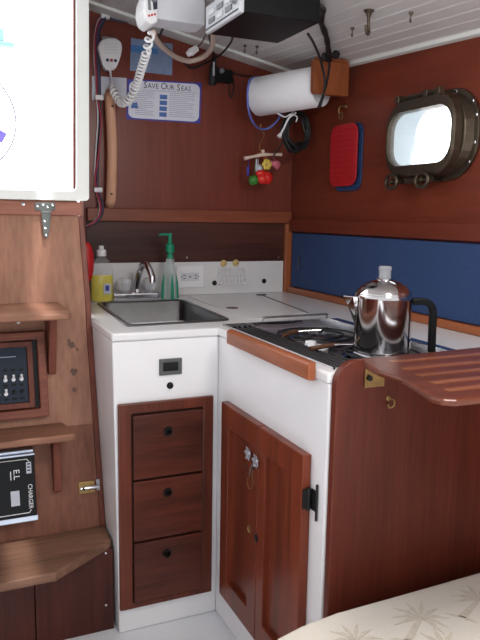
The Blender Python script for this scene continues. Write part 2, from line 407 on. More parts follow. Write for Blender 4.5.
# strap hinge
t = thing('strap_hinge', 'grey T-shaped strap hinge screwed to the teak below the hatch opening', 'hinge', aY(46, 212, YB-.0095))
b = MB(); P = lambda px, py: aY(px, py, YB-.0095)
b.prism([P(34.5, 202.5), P(55, 202.5), P(55, 209.5), P(51, 211), P(49, 233), P(46.5, 239), P(43.5, 235), P(41, 211), P(34.5, 209.5)], (0, -.003, 0)); b.tube([P(41, 212.5), P(51, 212.5)], .0045, 10)
b.build('plate', 'hinge', t, bevel=.001)
for px, py in ((37.5, 206), (43, 204.8), (47.5, 206.8), (52.5, 205), (44.6, 221), (45.2, 228), (46, 235)):
    b = MB(); screw(b, aY(px, py, YB-.0125), ny, .0042); b.build('screw', 'chrome', t, smooth=True)
b = MB(); screw(b, aY(23, 204, YB-.0092), ny, .006); tag(b.build('bolt_head', 'steel', base=aY(23, 204, YB-.0092), smooth=True), 'round bolt head in the teak rail left of the strap hinge', 'bolt')
# stains left by old fittings, part of the bulkhead's surface
for (px, py, r) in ((72, 345, .012), (74, 372, .011), (74.5, 390, .007), (69, 341, .006), (77, 349, .005)):
    b = MB(); p = aY(px, py, YB-.0006); b.prism([p+(XA*math.cos(2*PI*k/16)+ZA*1.25*math.sin(2*PI*k/16))*r*random.uniform(.55, 1.15) for k in range(16)], (0, .0004, 0))
    b.build('stain', 'stain', bpy.data.objects['wall_left'])
# barrel latch
t = thing('barrel_latch', 'small brass barrel latch on the bulkhead edge beside the white cabinet', 'latch', aY(88, 487, YB-.005))
b = MB(); p0 = aY(79, 494, YB-.0045); p1 = aY(95, 480, YB-.0045)
b.box(p0.x, p1.x-.002, YB-.0075, YB-.0045, p0.z, p1.z); b.build('plate', 'brass', t, bevel=.001)
b = MB(); z = (p0.z+p1.z)/2; b.tube([(p0.x+.003, YB-.013, z), (p1.x+.010, YB-.013, z)], .0055, 10); b.build('barrel', 'chrome', t, smooth=True)
b = MB(); b.box(p1.x+.003, p1.x+.0135, YB-.0085, YB-.0045, p0.z+.004, p1.z+.003); b.build('keeper', 'steel', t, bevel=.001)
b = MB(); b.tube([(p0.x+.012, YB-.013, z), (p0.x+.012, YB-.026, z+.002)], .004, 10); b.build('knob', 'rubber', t, smooth=True)

# steps with brackets
def step(pts, z, th, name, label, group, mat='teak_pale_h'):
    t = thing(name, label, 'step', (pts[0][0], YB, z), group)
    b = MB(); b.prism([(x, y, z) for x, y in pts], (0, 0, -th)); b.build('tread', mat, t, bevel=.005, seg=3)
    return t
G = 'companionway steps'
U = lambda y, z: y-RK*(z-.9)               # real depth -> depth before the bulkhead's lean is added
yw = YB-.001
def stepz(pts, z, th, label, mat='teak_pale_h', o=0):
    return step([(x, U(y, z) if y is not None else yw-RK*.002-o) for x, y in pts], z, th, 'companionway_step', label, G, mat)
s1 = stepz([(-1.2, None), (-.414, None), (-.419, .034), (-.430, .020), (-1.2, .024)], .957, .017, 'topmost teak companionway step, a small shelf above the switch panel')
s2 = stepz([(-1.2, None), (-.423, None), (-.402, .094), (-.413, .080), (-1.2, .084)], .600, .020, 'middle teak companionway step, between switch panel and black charger')
def bracket(par, x, z0, z1, yf):
    b = MB(); b.prism([(x, yw, z0), (x, yf, z0), (x, yf+.02, z0-.03), (x, yw-.025, z1+.005), (x, yw-.02, z1), (x, yw, z1)], (.022, 0, 0)); b.build('bracket', 'teak_red', par, bevel=.002)
p = aY(56, 374, YB-.02); bracket(s1, aY(53, 360, YB-.05).x-.011, .9398, p.z, YB-.12)
p = aY(57, 492, YB-.02); bracket(s2, aY(57, 470, YB-.03).x-.011, .5798, p.z, YB-.08)
s3 = stepz([(-1.2, None), (-.3155, None), (-.3165, .045), (-.330, .031), (-.497, -.089), (-1.2, -.094)], .28, .024, 'lowest and widest teak companionway step with a clipped corner beside the white cabinet', 'step_low', .003)
RAKE[0] = False
xs = aY(36, 610, .03).x
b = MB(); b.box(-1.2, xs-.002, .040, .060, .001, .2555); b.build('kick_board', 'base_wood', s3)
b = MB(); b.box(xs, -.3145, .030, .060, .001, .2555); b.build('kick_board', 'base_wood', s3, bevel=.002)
for px, py in ((106, 553), (106, 605)):
    b = MB(); screw(b, aY(px, py, .0298), ny, .004); b.build('screw', 'chrome', s3, smooth=True)
RAKE[0] = True

# switch panel
t = thing('switch_panel', 'dark switch panel with white toggles in a wooden frame, between the two upper steps', 'switch panel', aY(20, 415, YB-.001))
P = lambda px, py, v=YB-.001: aY(px, py, v)
xr = P(46, 370).x; zt = P(20, 331).z; zb = P(20, 417).z
def frame_box(mb, x0, x1, z0, z1, w, y0, y1):
    mb.prism([(x0, y1, z0), (x1, y1, z0), (x1, y1, z1), (x0, y1, z1)], (0, y0-y1, 0), [[(x0+w, y1, z0+w), (x1-w, y1, z0+w), (x1-w, y1, z1-w), (x0+w, y1, z1-w)]])
b = MB(); frame_box(b, -.86, xr, zb, zt, .024, YB-.024, YB-.001); b.build('outer_frame', 'teak_red_h', t, bevel=.003)
b = MB(); b.box(-.835, xr-.025, YB-.004, YB-.0012, zb+.025, zt-.025); b.build('recess_back', 'charger', t)
b = MB(); frame_box(b, -.83, xr-.038, zb+.028, zt-.028, .016, YB-.018, YB-.0042); b.build('inner_frame', 'teak_red', t, bevel=.002)
x1 = xr-.055; z0 = zb+.0445; z1 = zt-.0445
b = MB(); b.box(-.81, x1, YB-.012, YB-.0045, z0, z1); b.build('face', 'navy', t, bevel=.001)
yf = YB-.0122
rows = [(z0+.072, (0, 1, 2, 3, 4, 5)), (z0+.032, (2, 3, 5))]
for rz, cols in rows:
    for c in cols:
        xx = x1-.018-c*.0225
        b = MB(); b.lathe([(.0058, 0), (.0058, .003), (.0035, .004), (.0035, .006), (0, .006)], (xx, yf, rz-.004), (0, -1, 0), 12)
        b.tube([(xx, yf-.004, rz-.004), (xx, yf-.012, rz+.010)], [.0028, .0042], 8); b.build('toggle', 'white_plastic', t, smooth=True)
for rz in (z0+.095, z0+.052, z0+.012):
    for c in range(6):
        xx = x1-.018-c*.0225; b = MB(); b.box(xx-.006, xx+.006, yf-.0015, yf, rz-.003, rz+.003); b.build('breaker_slot', 'black', t)
for c in range(2):
    xx = x1-.018-c*.0225; b = MB(); b.lathe([(.006, 0), (.005, .006), (0, .006)], (xx, yf, z0+.032), (0, -1, 0), 12); b.build('toggle', 'black', t, smooth=True)
b = MB(); b.box(x1-.085, x1-.03, yf-.0004, yf, z1-.028, z1-.0255)
b.build('faint_legend', 'ink_grey', t)
b = MB(); b.lathe([(.005, 0), (.004, .002), (0, .003)], P(18.5, 322.5, YB-.012), (0, -1, 0), 12); q = P(18.5, 322.5, YB-.012)
b.tube([q, q+Vector((0, .011, 0))], .003, 8)
tag(b.build('round_stud', 'white_plastic', base=q, smooth=True), 'tiny white stud under the front edge of the topmost step', 'stud')

# charger
YC = YB-.035
P = lambda px, py: aY(px, py, YC)
tl, br = P(33, 447.5), P(36.5, 519); xr = (tl.x+br.x)/2+.002; zt = P(36, 448).z-.0; zb = P(36, 520).z
t = thing('battery_charger', 'black charger with silver ribbed edges lying sideways under the middle step', 'charger', (xr-.1, YB, zb))
b = MB(); b.box(-.95, xr, YC, YB-.001, zb+.014, zt-.018); b.build('body', 'charger', t, bevel=.002)
b = MB()
for k in range(2): b.tube([(-.95, YC+.002, zt-.004-.011*k), (xr-.002+.003*k, YC+.002, zt-.004-.011*k)], .0048, 8)
b.box(-.95, xr-.002, YC+.003, YB-.001, zt-.0175, zt-.002); b.build('top_fins', 'alu', t, smooth=True)
b = MB(); b.prism([(-.95, YC-.003, zb), (-.95, YB-.001, zb), (-.95, YB-.001, zb+.0135), (-.95, YC+.0, zb+.0135)], (.95+xr+.003, 0, 0)); b.build('bottom_fin', 'alu', t, bevel=.002)
yf = YC-.0004
za, zc = zb+.024, zt-.028; xo = xr-.015
b = MB(); w = .0022
def line(a, c):
    b.tube([a, c], w/2, 6)
zl0 = P(30, 512).z; 
line((-.95, yf, za), (xo-.006, yf, za)); line((xo-.006, yf, za), (xo, yf, za+.008)); line((-.95, yf, zc), (xo-.006, yf, zc)); line((xo-.006, yf, zc), (xo, yf, zc-.008))
b.build('outline', 'white_plastic', t)
H = zc-za
b = MB(); b.box(xo-.0085, xo+.0055, yf-.0006, yf, zc-.008-.033, zc-.009); b.build('logo_block', 'note', t)
b = MB(); 
for k in range(3): b.box(xo-.006, xo+.003, yf-.0010, yf-.0006, zc-.016-.009*k, zc-.012-.009*k)
b.build('logo_bars', 'ink', t)
b = MB(); b.text('CHARGER', .0175, (xo-.001, yf-.0004, za+.0455), (0, 0, -1), (1, 0, 0), sx=.88)
b.build('lettering', 'white_plastic', t)
b = MB(); b.text('E.L', .024, (xo-.037, yf-.0004, zc-.040), (0, 0, -1), (1, 0, 0)); b.build('lettering', 'white_plastic', t)
b = MB(); b.box(xo-.0535, xo-.051, yf-.0006, yf, zc-.054, zc-.030); b.build('underline', 'white_plastic', t)
b = MB(); b.box(xo-.055, xo-.031, yf-.0006, yf, za+.024, za+.066); b.build('rating_plate', 'note', t)

# ------------------------------------------------------------------ sink cabinet
RAKE[0] = False
t = thing('sink_cabinet', 'white cabinet under the sink with a bank of three mahogany drawers', 'cabinet', (-.16, .3, 0))
b = MB()
def cl(z, inset=0):
    xl = cabx(z)+inset; yb = YB+RK*(min(z, .88)-.9)+.05
    return [(xl, inset, z), (-.0001-inset, inset, z), (-.0001-inset, yb-inset, z), (xl, yb-inset, z)]
rs = [[b.b.verts.new(p) for p in lp] for lp in (cl(.0005), cl(.45), cl(.8752), cl(.8752, .016), cl(.74, .016))]
b.b.faces.new(rs[0]); b.b.faces.new(rs[-1])
for A, B in zip(rs, rs[1:]):
    for k in range(4): b.b.faces.new((A[k], A[(k+1) % 4], B[(k+1) % 4], B[k]))
b.build('carcass', 'white', t, bevel=.005, seg=3)
x0, x1, z0, z1 = -.3055, -.020, .078, .699
b = MB()
dr = [(.487, .628), (.300, .472), (.118, .285)]
P = lambda px, py: aY(px, py, -.02)
dx0, dx1 = P(133.5, 450).x, P(202.5, 450).x
dz = [(P(167, 476).z, P(167, 412.5).z), (P(167, 536.5).z, P(167, 477.5).z), (P(167, 596).z, P(167, 538).z)]
b.prism([(x0, -.001, z0), (x1, -.001, z0), (x1, -.001, z1), (x0, -.001, z1)], (0, -.013, 0), [[(dx0-.003, -.001, dz[2][0]-.003), (dx1+.003, -.001, dz[2][0]-.003), (dx1+.003, -.001, dz[0][1]+.003), (dx0-.003, -.001, dz[0][1]+.003)]])
b.build('face_frame', 'frame_wood', t, bevel=.003)
b = MB(); b.box(dx0-.002, dx1+.002, -.0035, -.0008, dz[2][0]-.002, dz[0][1]+.002); b.build('drawer_opening', 'rubber', t)
hp = [(168, 431), (167.6, 492), (167, 553)]
for (za, zb), (hx, hy) in zip(dz, hp):
    c = P(hx, hy); c = Vector((c.x, -.004, c.z))
    b = MB(); b.prism([(dx0, -.004, za+.0015), (dx1, -.004, za+.0015), (dx1, -.004, zb-.0015), (dx0, -.004, zb-.0015)], (0, -.018, 0), [circ(c, .0125, XA, ZA, 24)])
    dob = b.build('drawer', 'drawer_wood', t, bevel=.002)
    b = MB(); b.prism(circ(c-Vector((0, .0155, 0)), .0124, XA, ZA, 24), (0, -.0072, 0), [circ(c-Vector((0, .0155, 0)), .0095, XA, ZA, 24)]); b.build('finger_ring', 'iron', dob)
# little gauge and knob on the cabinet
P = lambda px, py: aY(px, py, -.0005)
a, c = P(159, 375.5), P(181.5, 357.5)
b = MB(); frame_box(b, a.x, c.x, a.z, c.z, .011, -.006, -.0003); g = b.build('gauge_bezel', 'hinge', t, bevel=.0015)
b = MB(); b.box(a.x+.0105, c.x-.0105, -.003, -.0004, a.z+.0105, c.z-.0105); b.build('display', 'display', g)
q = P(170, 385.5); b = MB(); b.lathe([(.010, 0), (.010, .002), (.007, .004), (.006, .010), (0, .011)], q, ny, 20); b.build('knob', 'black', t, smooth=True)

# ------------------------------------------------------------------ stove cabinet with doors
t = thing('stove_cabinet', 'white cabinet under the stove with a pair of mahogany doors', 'cabinet', (.3, -.3, 0))
b = MB(); b.prism([(0, -.618, .0005), (XW-.01, -.618, .0005), (XW-.01, -.618, .8), (.018, -.618, .8), (.018, -.618, .8752), (0, -.618, .8752)], (0, .618+.12, 0))
b.build('carcass', 'white', t, bevel=.004)
FX = -.023; _a = aX(221.5, 400, FX); _b = aX(303, 457.5, FX); _m = aX(258.7, 431, FX)
DZ0, DZ1 = aX(216.6, 589.5, FX).z, (_a.z+_b.z)/2; 
def door(y0, y1, sl, sr, hy, hz, lab=None):
    z0, z1 = DZ0, DZ1
    b = MB()
    O = [(y0, z0), (y1, z0), (y1, z1), (y0, z1)]; I = [(y0-sl, z0+.065), (y1+sr, z0+.065), (y1+sr, z1-.065), (y0-sl, z1-.065)]
    rs = [[b.b.verts.new((x, *q)) for q in lp] for x, lp in ((-.001, O), (FX, O), (FX, I), (-.001, I))]; rs.append(rs[0])
    for A, B in zip(rs, rs[1:]):
        for k in range(4): b.b.faces.new((A[k], A[(k+1) % 4], B[(k+1) % 4], B[k]))
    o = b.build('door', 'door_wood', t, bevel=.002)
    b = MB(); b.box(-.010, -.0015, y1+sr+.0002, y0-sl-.0002, z0+.0652, z1-.0652); b.build('door_panel', 'door_wood', o)
    b = MB(); b.lathe([(.0105, 0), (.0105, .0015), (.0085, .002), (.0075, .0004), (0, .0003)], (FX-.0002, hy, hz), (-1, 0, 0), 20); b.build('finger_pull', lab, o, smooth=True)
    return o
h1 = aX(249.5, 529, FX); h2 = aX(256.5, 538, FX)
d1 = door(_a.y, _m.y+.0015, .05, .055, h1.y, h1.z, 'brass'); d2 = door(_m.y-.0015, _b.y, .04, .06, h2.y, h2.z, 'iron')
for pz in (.60, .14):
    b = MB(); hy_ = _b.y-.007; b.tube([(-.010, hy_, pz-.026), (-.010, hy_, pz+.026)], .005, 10); b.box(-.0035, -.0005, hy_-.026, hy_, pz-.024, pz+.024); b.box(-.022, -.004, hy_, hy_+.0065, pz-.022, pz+.022); b.tube([(-.004, hy_-.026, pz-.042), (-.004, hy_-.026, pz+.042)], [.003, .003], 8)
    b.build('hinge', 'iron', t)
# silver flower hanging by a wire loop
q = aX(250, 452, -.0235)
t = thing('flower_ornament', 'small silver flower ornament with wire loop hanging on the left stove cabinet door', 'ornament', q)
for (px, py) in ((249.5, 453.5), (257, 461)):
    c = aX(px, py, -.0275); b = MB()
    for k in range(6):
        a = k*PI/3; pd = (YA*math.cos(a)+ZA*math.sin(a)); sd = (YA*-math.sin(a)+ZA*math.cos(a))
        b.prism([c+pd*.002, c+pd*.011+sd*.008+Vector((-.002, 0, 0)), c+pd*.019+Vector((-.006, 0, 0)), c+pd*.011-sd*.008+Vector((-.002, 0, 0))], (-.0014, 0, 0))
    b.lathe([(.004, 0), (.003, .003), (0, .0045)], c, (-1, 0, 0), 10); b.build('blossom', 'bright_silver', t)
b = MB(); b.tube(spline([aX(254, 461, -.0255), aX(251, 468, -.0255), aX(250, 475, -.0255)], 4), .0022, 6)
for px, py, dy in ((247, 470, .01), (253, 470, -.01)): 
    c = aX(px, py, -.0255); b.prism([c, c+Vector((0, dy, .008)), c+Vector((0, dy*1.2, .018)), c+Vector((0, .002, .010))], (-.0014, 0, 0))
b.build('stem', 'steel', t)
b = MB(); b.tube(spline([aX(250, 475, -.0255), aX(247, 482, -.0255), aX(249.5, 489, -.0255), aX(253, 486, -.0255), aX(252.5, 478, -.0255), aX(252, 470, -.0255)], 6), .0011, 6); b.build('wire_loop', 'brass', t)

# ------------------------------------------------------------------ worktop with two cut-outs
SK = [(-.252, .088), (.086, .108), (.112, .640), (-.224, .652)]      # sink rim outline
ST = [(.028, .040), (.028, -.590), (.430, -.590), (.430, .040)]      # stove opening
def lerp2(poly, k):
    cx_ = sum(p[0] for p in poly)/4; cy_ = sum(p[1] for p in poly)/4
    return [(cx_+(x-cx_)*k, cy_+(y-cy_)*k) for x, y in poly]
def round_poly(poly, r, n=5):
    out = []; N = len(poly)
    for i in range(N):
        p = Vector((*poly[i], 0)); a = (Vector((*poly[i-1], 0))-p).normalized(); c = (Vector((*poly[(i+1) % N], 0))-p).normalized()
        s, e = p+a*r, p+c*r
        for k in range(n+1):
            tt = k/n; out.append(tuple(((s*(1-tt)**2)+(p*2*tt*(1-tt))+(e*tt*tt))[:2]))
    return out
b = MB()
outer = [(-.319, -.006), (-.004, -.006), (-.004, -.6185), (XW-.001, -.6185), (XW-.001, D-.0005), (-.2245, D-.0005), (-.326, .315), (-.3185, .29)]
b.prism([(x, y, .9) for x, y in outer], (0, 0, -.0245), [[(x, y, .9) for x, y in lerp2(SK, .955)], [(x, y, .9) for x, y in ST]])
b.build('worktop', 'white_top', bevel=.006, seg=3)
tag(bpy.data.objects['worktop'], 'white L-shaped galley worktop around the sink and stove', 'worktop')
b = MB(); b.box(-.214, XW-.036, D-.014, D-.0068, .9008, 1.0355); splash = tag(b.build('splashback', 'white_top', base=(.2, D, .9008), bevel=.002), 'white splashback panel standing along the back of the worktop', 'splashback')
# sink
t = thing('sink', 'rectangular stainless steel sink basin let into the white worktop', 'sink', (-.07, .37, .9))
b = MB()
loops = [(1.0, .9035), (.99, .9055), (.93, .9045), (.915, .900), (.88, .80), (.80, .775)]
rings = []
for k, z in loops: rings.append([b.b.verts.new((x, y, z)) for x, y in round_poly(lerp2(SK, k), .035*k, 6)])
rings.insert(0, [b.b.verts.new((x, y, .9005)) for x, y in round_poly(lerp2(SK, 1.0), .035, 6)])
for A, B in zip(rings, rings[1:]):
    for k in range(len(A)): b.b.faces.new((A[k], A[(k+1) % len(A)], B[(k+1) % len(A)], B[k]))
b.b.faces.new(rings[-1]); b.build('basin', 'sink_steel', t, smooth=True, fix=True)
b = MB(); b.lathe([(.035, 0), (.035, .002), (.028, .003), (.02, .001), (0, .001)], (-.07, .37, .7755), ZA, 24); b.build('drain', 'chrome', t, smooth=True)
# faucet
FY = .705
fl, fr = aY(112, 300, FY), aY(158, 298, FY)
fz = .9005
fc = aY(137, 290, FY).x
t = thing('faucet', 'chrome faucet with arched spout and two clear knobs behind the sink', 'faucet', (fc, FY, fz))
b = MB(); b.box(fl.x, fr.x, FY-.024, FY+.024, fz, fz+.030); b.build('base', 'chrome', t, bevel=.008, seg=3)
b = MB(); top = aY(146, 263, FY-.07); tip = aY(153, 283, FY-.13)
b.lathe([(.018, 0), (.014, .012), (.011, .02)], (fc, FY, fz+.03), ZA, 16)
b.tube(spline([(fc, FY, fz+.03), (fc-.001, FY-.006, fz+.070), (fc+.006, FY-.02, fz+.112), (top.x-.006, FY-.055, top.z-.008), (top.x, FY-.08, top.z-.006), (tip.x, FY-.115, tip.z+.025), (tip.x, FY-.12, tip.z)], 6), .0125, 12)
b.build('spout', 'chrome', t, smooth=True)
for px, py in ((123.5, 291), (150.5, 291)):
    c = aY(px, py, FY); c.z = fz+.0305
    b = MB(); b.lathe([(.013, 0), (.017, .004), (.026, .012), (.030, .038), (.027, .050), (.010, .054), (0, .054)], c, ZA, 10); b.build('knob', 'knob_glass', t)
    b = MB(); b.lathe([(.011, 0), (.008, .036), (.012, .044), (0, .045)], c+ZA*.0005, ZA, 10); b.build('knob_core', 'steel', t, smooth=True)
# dish soap
c = aY(102, 300, .70); c.z = .9006; s0 = c.copy()
t = thing('dish_soap_bottle', 'clear soap bottle half full of yellow liquid with a white cap, by the sink', 'bottle', c)
b = MB(); S = dict(sx=1.0, sy=.6)
b.lathe([(.034, 0), (.041, .006), (.042, .09), (.040, .098)], c, ZA, 24, **S); b.build('liquid', 'soap', t, smooth=True)
b = MB(); b.lathe([(.036, -.0), (.0425, .005), (.0432, .09), (.042, .115), (.034, .145), (.018, .162), (.014, .165), (.014, .176)], c, ZA, 24, **S); b.build('bottle_body', 'clear', t, smooth=True)
b = MB(); b.lathe([(.018, .168), (.018, .190), (.016, .192), (.010, .193), (.009, .206), (0, .208)], c, ZA, 16); b.build('cap', 'white_plastic', t, smooth=True)
b = MB(); q = c+Vector((.012, -.0268, .055)); b.box(q.x-.012, q.x+.016, q.y-.0015, q.y, q.z-.026, q.z+.012); b.build('label', 'note', t)
b = MB(); b.box(q.x-.005, q.x+.009, q.y-.0022, q.y-.0015, q.z-.014, q.z+.006); b.build('label_mark', 'sign_blue', t)
# green pump bottle
c = aY(170, 300, .685); c.z = .9062; c = Vector((c.x, .685, .9007))
t = thing('pump_bottle', 'tall tapered clear bottle with green sides and green pump standing behind the sink', 'bottle', c)
b = MB(); b.lathe([(.0305, 0), (.031, .004), (.0285, .06), (.024, .11), (.018, .155), (.012, .162)], c, ZA, 4); b.build('bottle_body', 'clear_pale', t, bevel=.004)
b = MB()
for k in range(4):
    a = k*PI/2; e = Vector((math.cos(a), math.sin(a), 0)); b.tube([c+e*.0295+ZA*.003, c+e*.0275+ZA*.06, c+e*.024+ZA*.10], [.0068, .0058, .0012], 6)
b.build('green_corner', 'teal_pump', t)
b = MB(); b.lathe([(.013, .158), (.013, .170), (.0095, .174), (.0095, .180), (.0165, .181), (.0165, .210), (.008, .216), (.0065, .243), (.008, .247), (.007, .254), (0, .255)], c, ZA, 16)
b.tube([c+ZA*.249, c+Vector((-.030, -.004, .250)), c+Vector((-.046, -.006, .247))], [.0055, .0045, .0035], 8); b.build('pump', 'teal_pump', t, smooth=True)
b = MB(); b.tube([c+ZA*.158, c+Vector((.004, 0, .02))], .0022, 6); b.build('dip_tube', 'white_plastic', t)
# outlet
P = lambda px, py: aY(px, py, D-.0145)
a, e = P(176, 288), P(203, 265.5)
t = thing('power_outlet', 'white double power outlet plate on the splashback beside the pump bottle', 'outlet', P(190, 277))
b = MB(); b.box(a.x, e.x, D-.0195, D-.0145, a.z, e.z); b.build('plate', 'white_plastic', t, bevel=.0015)
cz = (a.z+e.z)/2; cx = (a.x+e.x)/2; W = e.x-a.x
b = MB(); b.box(cx-W*.33, cx+W*.33, D-.0215, D-.0196, cz-.017, cz+.017); b.build('face', 'radio_white', t, bevel=.001)
for s in (-1, 1):
    b = MB(); xx = cx+s*W*.21
    for dz_ in (-.006, .006): b.box(xx-.006, xx+.005, D-.0222, D-.0216, dz_+cz-.0014, dz_+cz+.0014)
    b.lathe([(.0026, 0), (0, .0006)], (xx+s*.011, D-.0216, cz), ny, 8); b.build('socket', 'black', t)
b = MB(); b.box(cx-.004, cx-.001, D-.0226, D-.0216, cz-.003, cz+.003); b.box(cx+.001, cx+.004, D-.0226, D-.0216, cz-.003, cz+.003); b.build('reset_button', 'ink', t)
# sponge basket with suction cups
t = thing('sponge_holder', 'white wire sponge basket held on the splashback by two amber suction cups', 'sponge holder', P(230, 284))
c0, c1 = P(218, 284.5), P(243.5, 268); yb_ = D-.0235
b = MB()
x0_, x1_, za, zb = c0.x, c1.x, c0.z, c1.z
for k in range(8):
    xx = x0_+(x1_-x0_)*k/7; b.tube([(xx, yb_, zb), (xx, yb_-.03, za+.004), (xx, yb_+.004, za)], .0013, 6)
for k in range(4):
    zz = za+.004+(zb-za-.004)*k/3; yy = yb_-.03*(1-k/3); b.tube([(x0_, D-.018, zz), (x0_, yy, zz), (x1_, yy, zz), (x1_, D-.018, zz)], .0013, 6)
for px in (224, 236): q = P(px, 268); b.tube([(q.x, yb_, zb), (q.x, D-.019, P(px, 263).z)], .0013, 6)
b.build('basket', 'wire_white', t)
for px, py in ((223.5, 263.5), (235.8, 263)):
    q = P(px, py); b = MB(); b.lathe([(.015, 0), (.0145, .0015), (.008, .004), (.005, .009), (0, .01)], (q.x, D-.0145, q.z), ny, 20); b.build('suction_cup', 'gold', t, smooth=True)
for px, py in ((214.5, 283), (264, 281)):
    q = P(px, py); b = MB(); b.lathe([(.0105, 0), (.0105, .002), (.008, .004), (.006, .003), (0, .003)], q+Vector((0, .0003, 0)), ny, 20); b.build('round_pull', 'rubber', splash, smooth=True)
G = 'screw heads above the splashback'
for px, lb in ((187, 'tiny pale screw head above the power outlet'), (278.5, 'tiny pale screw head above the right end of the splashback')):
    q = aY(px, 257.5, D-.0066); b = MB(); screw(b, q, ny, .004); tag(b.build('screw_head', 'steel', base=q, smooth=True), lb, 'screw', G)
# icebox lid in the worktop
t = thing('icebox_lid', 'flat white lid let into the worktop between sink and hull side', 'lid', (.3, .45, .9002))
e0, e1 = aZ(262, 296, .9), aZ(308, 314, .9)
b = MB(); b.prism([(.145, .10, .9004), (e1.x, e1.y, .9004), (e0.x, e0.y, .9004), (.165, .74, .9004)], (0, 0, .0030)); b.build('panel', 'white_top', t, bevel=.001)
q = aZ(232, 308, .9035); b = MB(); b.lathe([(.022, 0), (.022, .0012), (.016, .0006), (0, .0004)], q, ZA, 24); b.build('pull', 'amber', t, smooth=True)
b = MB(); d = (e1-e0).normalized(); n2 = Vector((d.y, -d.x, 0)); 
b.prism([e0+d*.0-n2*.004+ZA*.0034, e1-n2*.004+ZA*.0034, e1+n2*.004+ZA*.0034, e0+n2*.004+ZA*.0034], (0, 0, .0012)); b.build('hinge_strip', 'hinge', t)
b = MB(); q = e0; b.box(q.x-.022, q.x+.016, q.y-.010, q.y+.008, .9042, .9075); b.build('hinge', 'iron', t)

# ------------------------------------------------------------------ stove
t = thing('stove', 'black two-burner stove with chrome plates let into the worktop beside the hull', 'stove', (.22, -.27, .84))
b = MB(); x0, x1, y0, y1 = .0285, .4295, -.5895, .0395
b.box(x0, x1, y0, y1, .835, .838); b.box(x0, x0+.003, y0, y1, .838, .903); b.box(x1-.003, x1, y0, y1, .838, .903); b.box(x0, x1, y0, y0+.003, .838, .903); b.box(x0, x1, y1-.003, y1, .838, .903)
b.build('tray', 'chrome', t)
b = MB(); b.prism([(x0, y0, .8785), (x1, y0, .8785), (x1, y1, .8785), (x0, y1, .8785)], (0, 0, .002), [circ((.255, -.42, .8785), .085, XA, YA, 28), circ((.255, -.13, .8785), .085, XA, YA, 28)]); b.build('top_plate', 'stove_plate', t)
for cy in (-.42, -.13):
    c = (.255, cy, .8385); 
    b = MB(); b.lathe([(.0845, .039), (.075, .026), (.045, .020), (.035, .0)], c, ZA, 28); b.build('reflector', 'chrome', t, smooth=True)
    b = MB(); b.lathe([(.03, 0.0205), (.03, .035), (.034, .038), (.034, .043), (.015, .047), (0, .047)], c, ZA, 24); b.build('burner', 'steel', t, smooth=True)
    b = MB(); zt = .888
    for k in range(4):
        a = k*PI/2+PI/4; e = Vector((math.cos(a), math.sin(a), 0)); cc = Vector((c[0], c[1], 0))
        b.tube([cc+e*.028+ZA*zt, cc+e*.118+ZA*zt, cc+e*.12+ZA*.8815], .0035, 6)
    b.tube(circ((c[0], c[1], zt), .075, XA, YA, 28), .0035, 6, closed=True)
    b.tube(circ((c[0], c[1], zt-.001), .115, XA, YA, 28), .003, 6, closed=True)
    b.build('grate', 'iron', t)
b = MB(); b.box(.398, .4265, y0+.004, y1-.004, .9005, .9035); b.build('rim', 'chrome', t, bevel=.001)
# front grate bars along the aisle
b = MB()
for k in range(6): b.tube([(.036+.017*k, -.57, .889), (.036+.017*k, .025, .889)], .0046, 6)
for k in range(9): b.tube([(.036, -.57+.074*k, .886), (.14, -.57+.074*k, .886)], .0026, 6)
for y in (-.56, -.27, .01): b.tube([(.05, y, .8806), (.05, y, .888)], .003, 6); b.tube([(.13, y, .8806), (.13, y, .888)], .003, 6)
b.build('rack_bars', 'iron', t)
for q, d1_, d2_ in ((Vector((.125, -.165, .897)), Vector((.06, .03, .004)), Vector((.125, .005, .008))), (Vector((.10, -.36, .897)), Vector((.075, .012, .004)), Vector((.15, -.01, .003)))):
    b = MB(); b.tube([q+d1_, q+d2_], .003, 8); cl_ = b.build('pot_clamp', 'chrome', t, smooth=True)
    b = MB(); b.tube([q, q+d1_], .006, 10); b.build('handle', 'amber', cl_, smooth=True)
for cy in (-.31, -.25):
    b = MB(); b.lathe([(.016, 0), (.015, .012), (.008, .014), (0, .014)], (.165, cy, .881), ZA, 16); b.build('knob', 'white_plastic', t, smooth=True)
# steel fiddle rail over the far end
A, B = aY(263, 327, .048), aY(326, 324, .048)
za = .9035
b = MB(); tz = aY(268, 320, .048).z; tz2 = aY(324, 317, .048).z
xa, xb = A.x+.004, B.x+.002
zt_ = tz+.008; b.tube(spline([(xa-.010, .048, .9006), (xa-.004, .048, .9006+(zt_-.9006)*.6), (xa+.006, .048, zt_), (.3, .048, zt_+.001), (xb-.006, .048, zt_+.001), (xb-.001, .048, zt_-.004), (xb, .048, .9006)], 5), .0036, 8)
tag(b.build('stove_fiddle_rail', 'steel', base=((xa+xb)/2, .048, .9006), smooth=True), 'low metal rail across the far end of the stove, on the worktop', 'rail')
# wooden lip along the front
b = MB(); b.prism([(-.0045, -.112, .872), (-.024, -.112, .874), (-.024, -.112, .908), (-.018, -.112, .914), (-.0045, -.112, .914)], (0, -.458, 0))
tag(b.build('edge_moulding', 'oiled_wood', base=(-.01, -.35, .872), bevel=.003), 'brown wooden lip along the front worktop edge before the stove', 'moulding')

